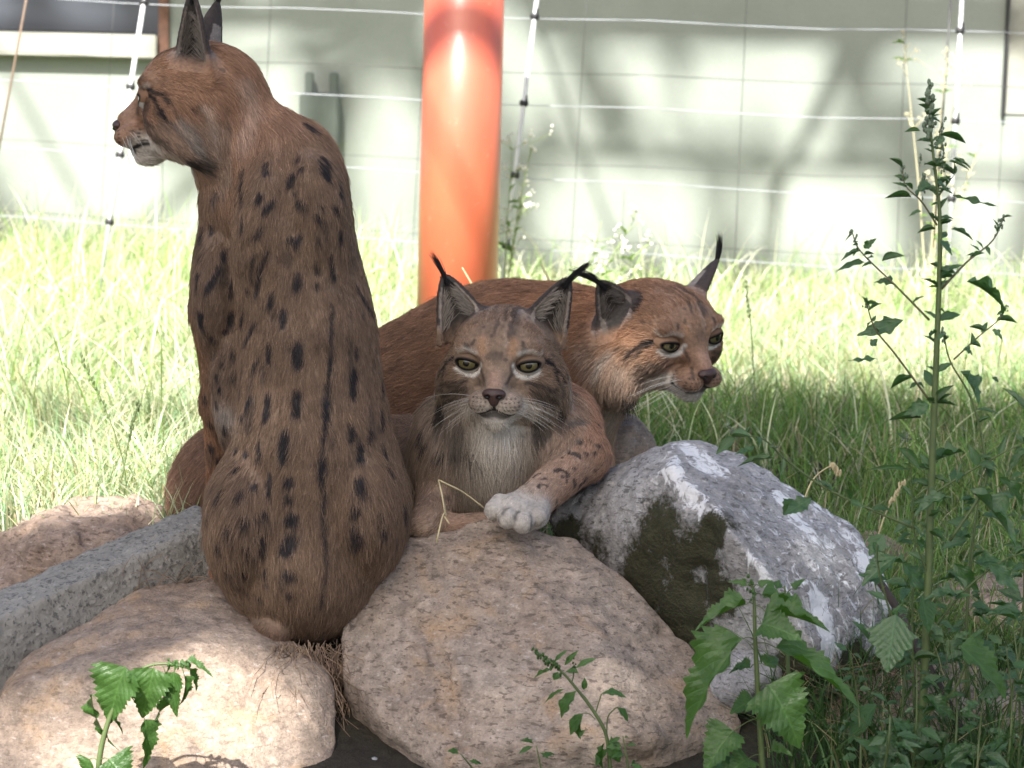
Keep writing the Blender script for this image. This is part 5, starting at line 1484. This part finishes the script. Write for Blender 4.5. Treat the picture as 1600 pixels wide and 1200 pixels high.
# --- nettles
def nettle(label, Y, st, rad, leaves, pet=True, group=None):
    f = lambda px, py, dy=0.0: W(px, py, Y + dy)
    o = empty('nettle', f(*st[0]), label, 'nettle', group)
    stem(o, [f(*p) for p in st], rad, M_STEM, sides=7)
    for at, (bx, by), (tx, ty), wd, dy, face in leaves:
        a, b = f(bx, by, dy * 0.4), f(tx, ty, dy)
        if at: petiole_leaf(o, prng.choice(L_NET), f(*at), a, b, wd * 1.45 * PXM(Y), M_STEM, face)
        else: put_leaf(o, prng.choice(L_NET), a, b, wd * 1.45 * PXM(Y), face)
    return o
nt1 = nettle('drooping nettle in front of the sunlit rock at the lower left', -0.50,
    [(150, 1260), (156, 1180), (172, 1120), (192, 1080), (222, 1045), (262, 1037), (300, 1046)], [0.0042, 0.0036, 0.0026, 0.0018, 0.0012],
    [((200, 1072), (196, 1042), (158, 1132), 62, -0.02, (-0.2, -1, 0.35)), ((240, 1040), (240, 1044), (220, 1126), 50, -0.02, (0.1, -1, 0.3)), ((160, 1110), (144, 1085), (146, 1180), 26, 0.0, (-0.9, -0.5, 0.2)),
     ((202, 1085), (226, 1124), (236, 1205), 28, 0.0, (0.75, -0.6, 0.2)), ((252, 1040), (258, 1050), (266, 1155), 26, 0.0, (0.9, -0.4, 0.2)), ((272, 1042), (272, 1050), (270, 1122), 28, -0.02, (-0.3, -0.9, 0.2)),
     ((290, 1044), (296, 1046), (314, 1082), 12, 0.02, (0.6, -0.6, 0.5)), ((290, 1043), (292, 1032), (336, 1052), 12, -0.01, (0, -0.4, 1)), ((284, 1046), (288, 1056), (296, 1102), 8, 0.0, (0.9, -0.3, 0.2)),
     ((154, 1190), (170, 1186), (200, 1220), 56, -0.03, (0.1, -0.7, 0.7)), ((154, 1190), (140, 1186), (128, 1210), 30, 0.0, (-0.3, -0.8, 0.5)), ((170, 1130), (176, 1124), (198, 1144), 6, 0.02, (0.2, -0.3, 1))])
bud_spike(nt1, W(258, 1034, -0.5), W(296, 1040, -0.5), 0.007, M_NETTLE, 22)
for i in range(7):
    q = W(258 + 6 * i, 1036 + prng.uniform(-5, 5), -0.5); put_leaf(nt1, L_NET[0], q, q + np.array((prng.uniform(-.004, .01), -0.004, prng.uniform(-.016, .004))), 0.006)
nt2 = nettle('bigger nettle with wide toothed leaves in front of the grey boulder', -0.50,
    [(1194, 1270), (1190, 1180), (1184, 1080), (1180, 1000), (1178, 935), (1174, 905)], [0.0048, 0.004, 0.0032, 0.0022, 0.001],
    [((1180, 1000), (1160, 998), (1042, 1130), 58, -0.03, (-0.35, -0.6, 0.75)), ((1180, 1005), (1212, 1012), (1360, 1085), 42, -0.03, (0.1, -0.35, 0.95)), ((1186, 1075), (1200, 1070), (1262, 1158), 78, -0.05, (0.15, -0.85, 0.5)),
     ((1178, 945), (1165, 945), (1084, 962), 26, -0.02, (-0.1, -0.4, 0.9)), ((1178, 945), (1200, 960), (1296, 958), 26, -0.02, (0.1, -0.35, 0.95)), ((1178, 930), (1190, 930), (1288, 958), 22, 0.03, (0.1, -0.2, 1)),
     ((1178, 960), (1190, 975), (1246, 988), 46, -0.05, (0.1, -0.8, 0.55)), ((1182, 1040), (1172, 1044), (1136, 1042), 22, 0.02, (-0.1, -0.4, 0.9)), ((1182, 1040), (1196, 1040), (1216, 1022), 26, 0.02, (0.2, -0.4, 0.9)),
     ((1188, 1100), (1176, 1094), (1138, 1110), 34, 0.0, (-0.2, -0.5, 0.8)), ((1190, 1120), (1146, 1142), (1096, 1196), 52, -0.04, (-0.2, -0.7, 0.7)), ((1190, 1150), (1205, 1140), (1240, 1134), 24, 0.02, (0.1, -0.4, 0.9)),
     ((1192, 1170), (1205, 1172), (1236, 1172), 20, -0.02, (0.1, -0.5, 0.85)), ((1192, 1180), (1170, 1185), (1140, 1200), 40, -0.03, (-0.2, -0.6, 0.7)), ((1184, 1080), (1196, 1090), (1276, 1104), 24, 0.03, (0.2, -0.3, 0.9)),
     ((1194, 1200), (1150, 1190), (1100, 1215), 40, -0.02, (-0.1, -0.6, 0.8)), ((1176, 920), (1166, 915), (1140, 905), 10, 0, None), ((1176, 920), (1186, 915), (1202, 905), 10, 0, None)])
bud_spike(nt2, W(1176, 940, -0.5), W(1172, 898, -0.5), 0.006, M_NETTLE, 16)
nettle('short nettle top rising just behind the bigger nettle', -0.42,
    [(1240, 1240), (1232, 1060), (1228, 960), (1226, 915)], [0.0035, 0.0026, 0.001],
    [((1228, 925), (1222, 918), (1196, 902), 14, 0, (0, -0.4, 0.9)), ((1228, 930), (1240, 920), (1256, 902), 12, 0, (0, -0.4, 0.9)), ((1228, 940), (1236, 935), (1252, 940), 16, -0.02, None), ((1228, 940), (1218, 936), (1200, 925), 14, -0.02, None)])
# --- small amaranth before the front boulder
YA = -0.48
am = empty('small_weed', W(875, 1260, YA), 'small leaning weed with a green bud tip in front of the big boulder', 'weed')
Am = lambda px, py, dy=0.0: W(px, py, YA + dy)
stem(am, [Am(*p) for p in ((955, 1250), (952, 1185), (946, 1145), (928, 1112), (904, 1080), (880, 1052), (855, 1030), (838, 1018))], [0.0030, 0.0026, 0.0018, 0.001], M_STEM)
bud_spike(am, Am(872, 1044), Am(832, 1014), 0.006, M_AMAR, 40)
bud_spike(am, Am(896, 1048), Am(897, 1026), 0.0035, M_AMAR, 14)
for (bx, by), (tx, ty), wd in (((902, 1078), (870, 1118), 17), ((912, 1114), (884, 1142), 17), ((905, 1118), (898, 1156), 11), ((940, 1084), (974, 1076), 15), ((963, 1105), (986, 1120), 12), ((882, 1040), (900, 1018), 7), ((900, 1044), (924, 1026), 8),
                               ((864, 1046), (833, 1054), 5), ((884, 1076), (848, 1090), 5), ((872, 1050), (866, 1062), 10), ((912, 1078), (914, 1062), 8), ((905, 1052), (885, 1046), 8), ((945, 1160), (930, 1200), 16), ((955, 1150), (965, 1195), 18),
                               ((950, 1170), (925, 1190), 14), ((915, 1140), (903, 1150), 5), ((865, 1036), (880, 1016), 5)):
    put_leaf(am, prng.choice(L_AMA), Am(bx, by, -0.005), Am(tx, ty, -0.01), wd * 1.3 * PXM(YA))
stem(am, [Am(930, 1116), Am(936, 1096), Am(940, 1084)], [0.0008], M_STEM, 'petiole', 4)
stem(am, [Am(948, 1148), Am(950, 1120), Am(963, 1105)], [0.0009], M_STEM, 'petiole', 4)
stem(am, [Am(928, 1110), Am(915, 1090), Am(902, 1078)], [0.0008], M_STEM, 'petiole', 4)
stem(am, [Am(930, 1124), Am(922, 1116), Am(912, 1114)], [0.0008], M_STEM, 'petiole', 4)
stem(am, [Am(893, 1068), Am(896, 1056), Am(896, 1044)], [0.0008], M_STEM, 'petiole', 4)

# --- low leafy weeds along the bottom right and bottom edge
def bushy(label, px, Y, py0, py1, n, lst, wmul=1.0, spread=40, size=(18, 44), mat=None):
    f = lambda a, b, dy=0.0: W(a, b, Y + dy)
    o = empty('leafy_weed', f(px, py0), label, 'weed', 'leafy weeds round the rocks')
    top = px + prng.uniform(-spread * 0.5, spread * 0.5)
    bow = prng.uniform(-16, 16)
    pts = [f(px, py0), f(px + (top - px) * 0.3 + bow, (py0 * 2 + py1) / 3), f(px + (top - px) * 0.7 + bow, (py0 + 2 * py1) / 3, prng.uniform(-.02, .02)), f(top, py1)]
    stem(o, pts, [0.0024, 0.0017, 0.0007], mat or M_STEM)
    pth = smooth_path(pts, 10)
    for i in range(n):
        u = 0.15 + 0.85 * prng.random() ** 0.8; p = pth[min(len(pth) - 1, int(u * len(pth)))]
        s = prng.uniform(*size) * PXM(Y) * (1.15 - 0.6 * u)
        sd = (1 if i % 2 else -1)
        d = nrm((sd * prng.uniform(0.5, 1), prng.gauss(-0.1, 0.5), prng.uniform(-0.45, 0.5)))
        b = p + d * s * 0.25
        put_leaf(o, prng.choice(lst), b, b + d * s, s * prng.uniform(0.42, 0.62) * wmul)
    return o
bushy('leafy weed at the very right edge of the photo, lower one', 1585, -0.40, 1250, 960, 16, L_GOO, 1, 30)
bushy('leafy weed leaning at the right edge beside the tall weed, upper one', 1600, -0.30, 1000, 660, 18, L_GOO + L_LAN, 0.8, 60)
bushy('leafy weed between the tall weed and the bigger nettle', 1340, -0.46, 1260, 1020, 14, L_GOO, 1.1, 60, (22, 52))
bushy('weed with narrow leaves left of the tall stem, in front of the lower right rock', 1405, -0.36, 1250, 930, 16, L_LAN + L_GOO, 0.7, 50)
bushy('leafy weed right of the tall stem, in front of the upper right rock', 1525, -0.25, 1180, 800, 18, L_GOO + L_LAN, 0.8, 50)
bushy('low weed at the bottom edge below the big boulder', 740, -0.52, 1260, 1178, 8, L_AMA, 1.0, 60, (20, 50))
bushy('low green sprout at the bottom edge, left of the small leaning weed', 850, -0.52, 1260, 1165, 8, L_AMA, 0.8, 70, (20, 44))
bushy('low green sprout at the bottom edge, right of the small leaning weed', 985, -0.52, 1250, 1150, 10, L_AMA, 0.9, 40, (18, 40))
bushy('low weed in the dark gap under the grey boulder', 1290, -0.34, 1240, 1120, 8, L_LAN, 0.5, 60, (20, 60))

for lab, px, Y, a, b_, n_, sp in (
    ('fine-leaved weed just right of the tall stem at the bottom', 1475, -0.44, 1255, 1000, 26, 50), ('fine-leaved weed just left of the tall stem at the bottom', 1420, -0.45, 1255, 1040, 24, 50),
    ('fine-leaved weed in the lower right corner of the photo', 1560, -0.45, 1260, 1010, 26, 60), ('slender fine-leaved weed behind the tall stem, reaching up to the grey boulder', 1430, -0.28, 1120, 800, 26, 60),
    ('slender fine-leaved weed right of the dark stick, half way up the tall weed', 1510, -0.30, 1090, 720, 26, 70), ('slender fine-leaved weed at the right edge before the brown rock', 1575, -0.34, 1120, 780, 26, 60),
    ('low fine-leaved weed beside the lower end of the dark stick', 1530, -0.5, 1260, 1090, 20, 70), ('low fine-leaved weed between the stick and the bigger nettle', 1370, -0.5, 1260, 1100, 20, 60)):
    bushy(lab, px, Y, a, b_, n_, L_GOO + L_LAN[:1], 0.85, sp, (18, 64))
# --- pale flowering weeds by the fence
M_FLOW = plain('white_florets', (0.70, 0.70, 0.58), 0.7, 0.1, 60)
M_PGREEN = plain('pale_green_stem', (0.25, 0.33, 0.12), 0.7, 0.2, 40)
M_PSTRAW = plain('pale_straw', (0.55, 0.50, 0.32), 0.7, 0.15, 40)
def flowering(label, Y, base, tops, mat, fl, n=12, r=0.004, thick=0.0022):
    f = lambda a, b: W(a, b, Y)
    o = empty('flowering_weed', f(*base), label, 'weed', 'flowering weeds by the fence')
    L = np.array(o.location)
    for t in tops:
        mid = ((base[0] * 0.6 + t[0] * 0.4), (base[1] + t[1]) / 2)
        pth = [f(*base), f(*mid), f(*t)]
        stem(o, pth, [thick, thick * 0.7, thick * 0.35], mat)
        sp = smooth_path(pth, 8)
        bm = bmesh.new(); tw_ = []
        for i in range(n):
            p = sp[prng.randrange(len(sp) // 2, len(sp))]
            q = p + np.array((prng.gauss(0, 0.020), prng.gauss(0, 0.015), prng.uniform(0.005, 0.045)))
            tw_.append(([p - L, q - L], [0.0008]))
            for j in range(4):
                bmesh.ops.create_icosphere(bm, subdivisions=1, radius=r * prng.uniform(0.5, 1.1), matrix=Matrix.Translation(Vector(q - L + np.array([prng.gauss(0, r * 1.2) for _ in range(3)]))))
        me = bpy.data.meshes.new('florets'); bm.to_mesh(me); bm.free()
        tag(link('florets', me, fl, o), kind='stuff'); tag(link('twigs', tubes_mesh('twigs', tw_, 4), mat, o), kind='stuff')
        for i in range(6):
            p = sp[prng.randrange(2, len(sp))]; d = nrm((prng.gauss(0, 1), prng.gauss(0, .6), 0.4))
            put_leaf(o, L_PAL[0], p, p + d * prng.uniform(0.02, 0.045), 0.008)
flowering('pale flowering weed against the right side of the orange post', 2.7, (786, 500), [(800, 235), (832, 222), (818, 310)], M_PGREEN, M_FLOW, 12)
flowering('feathery white-flowered weed in front of the wall behind the lynx ears', 2.3, (905, 520), [(940, 345), (990, 345), (1012, 380)], M_PGREEN, M_FLOW, 11)
flowering('tall bleached weed by the right fence stake', 2.9, (1450, 500), [(1412, 68), (1478, 95), (1530, 230), (1498, 110)], M_PSTRAW, M_PSTRAW, 13, 0.003)
flowering('pale leafy weed low against the wall behind the tall weed', 2.6, (1480, 560), [(1462, 420), (1500, 400)], M_PGREEN, M_PGREEN, 10)
# --- single dry grass stalks that stand out
def stalk(label, Y, pts, r=0.0016, mat=None, head=True):
    o = empty('grass_stalk', W(*pts[0], Y), label, 'grass stalk', 'single grass stalks')
    P3 = [W(*p, Y) for p in pts]
    stem(o, P3, [r, r * 0.7, r * 0.45], mat or M_STRAW, sides=5)
    if head:
        sp = smooth_path(P3, 10); L = np.array(o.location); bm = bmesh.new()
        for q in sp[int(len(sp) * 0.62):]:
            for j in range(2):
                bmesh.ops.create_icosphere(bm, subdivisions=1, radius=0.0020, matrix=Matrix.Translation(Vector(q - L + np.array([prng.gauss(0, 0.0016) for _ in range(3)]))) @ Matrix.Diagonal((1, 1, 2.2, 1)))
        me = bpy.data.meshes.new('seed_head'); bm.to_mesh(me); bm.free(); link('seed_head', me, mat or M_STRAW, o)
stalk('dark green grass stalk leaning left, before the sunlit grass left of the sitting lynx', 0.5, [(200, 800), (192, 720), (165, 640), (125, 555)], 0.0014, M_STEM)
stalk('dark green grass stalk leaning right beside the leaning stalk', 0.5, [(178, 800), (192, 740), (203, 680), (216, 628)], 0.0014, M_STEM)
stalk('bent pale grass stalk arching over at the left, tall beside the fence stake', 2.2, [(245, 520), (240, 440), (250, 370), (268, 345)], 0.003)
stalk('pale upright grass stalk at the left, before the dark wall', 2.2, [(50, 520), (52, 430), (58, 335)], 0.004)
stalk('pale grass stalk curving beside the orange post', 1.8, [(615, 520), (612, 470), (600, 420), (580, 425)], 0.003)
stalk('short straw stalk standing before the orange post', 1.2, [(752, 470), (735, 440), (722, 418)], 0.0025, M_STRAW, False)
stalk('short pale stalk sticking up over the back of the reddish lynx', 1.2, [(862, 450), (854, 430), (845, 412)], 0.003, M_STRAW, False)
stalk('thin seeding stalk beside the right ear of the reddish lynx', 1.6, [(1180, 640), (1174, 520), (1165, 440)], 0.0016, M_STEM)
stalk('bleached grass stalk leaning right, at the right of the reddish lynx', 1.9, [(1230, 560), (1262, 500), (1300, 455)], 0.003)
stalk('yellow grass ear arching above the grey boulder at the right', -0.1, [(1250, 800), (1270, 750), (1300, 728), (1312, 742)], 0.0016)
stalk('yellow grass ear standing before the tall weed', -0.2, [(1365, 860), (1385, 800), (1412, 752)], 0.0016)
# bent straw under the chin of the lying lynx
sw = empty('straw', W(684, 850, -0.13), 'bent dry straw leaning on the front boulder below the lying lynx', 'straw')
for pth in ([(682, 848, -0.16), (690, 812, -0.15), (695, 800, -0.14)], [(695, 800, -0.14), (690, 770, -0.13), (685, 750, -0.12)], [(697, 806, -0.14), (692, 780, -0.13), (685, 750, -0.12)], [(685, 750, -0.12), (722, 768, -0.11), (757, 794, -0.10)], [(693, 805, -0.14), (702, 818, -0.15)]):
    stem(sw, [W(*p) for p in pth], [0.0014, 0.0011], M_STRAW, 'straw_blade', 5, 3)
# dark curved stick at the right
M_STICK = plain('dark_stick', (0.045, 0.032, 0.025), 0.8, 0.4, 40, 0.5)
sk = empty('stick', W(1540, 1220, -0.2), 'dark curved stick leaning behind the tall weed at the right', 'stick')
stem(sk, [W(1372, 905, -0.02), W(1398, 945, -0.08), W(1432, 1010, -0.18), W(1470, 1080, -0.22), W(1500, 1140, -0.24), W(1545, 1220, -0.25)], [0.0055, 0.0065, 0.007, 0.0075], M_STICK, 'branch', 9)
# dry roots and litter between the rocks
def litter():
    rng = np.random.default_rng(8); items = []
    for i in range(620):
        px, py = rng.uniform(425, 560), rng.uniform(1004, 1070)
        a = W(px, py, -0.17 + 0.10 * (px - 425) / 135 - 0.04 * rng.random())
        L = rng.uniform(0.03, 0.14)
        t = np.linspace(0, 1, 5)
        d = np.array((rng.normal(0.0, 0.25), -0.35 + rng.normal(0, 0.2), -1.0 if rng.random() < 0.75 else -0.2)); d = nrm(d)
        pth = a + (t * L)[:, None] * d + np.stack([rng.normal(0, 0.005, 5), rng.normal(0, 0.004, 5), rng.normal(0, 0.003, 5)], 1)
        items.append((pth, [0.0007, 0.0004]))
    for i in range(170):
        a = W(rng.uniform(180, 310), rng.uniform(912, 960), rng.uniform(0.0, 0.06)); t = np.linspace(0, 1, 5)
        d = nrm((rng.normal(0.6, 0.6), rng.normal(0, 0.4), rng.normal(0, 0.3)))
        items.append((a + (t * rng.uniform(0.02, 0.08))[:, None] * d + np.stack([0 * t, 0 * t, 0.012 * np.sin(t * 3)], 1), [0.0007, 0.0004]))
    for i in range(220):
        a = W(rng.uniform(1220, 1420), rng.uniform(1040, 1130), rng.uniform(-0.2, -0.1)); t = np.linspace(0, 1, 4)
        d = nrm((rng.normal(0.3, 0.8), rng.normal(0, 0.5), rng.normal(0, 0.4)))
        items.append((a + (t * rng.uniform(0.02, 0.08))[:, None] * d, [0.0007, 0.0004]))
    tag(link('dry_roots', tubes_mesh('dry_roots', items, 3), M_DRY), kind='stuff')
litter()
# rotting earth bank that fills the gaps between the stones
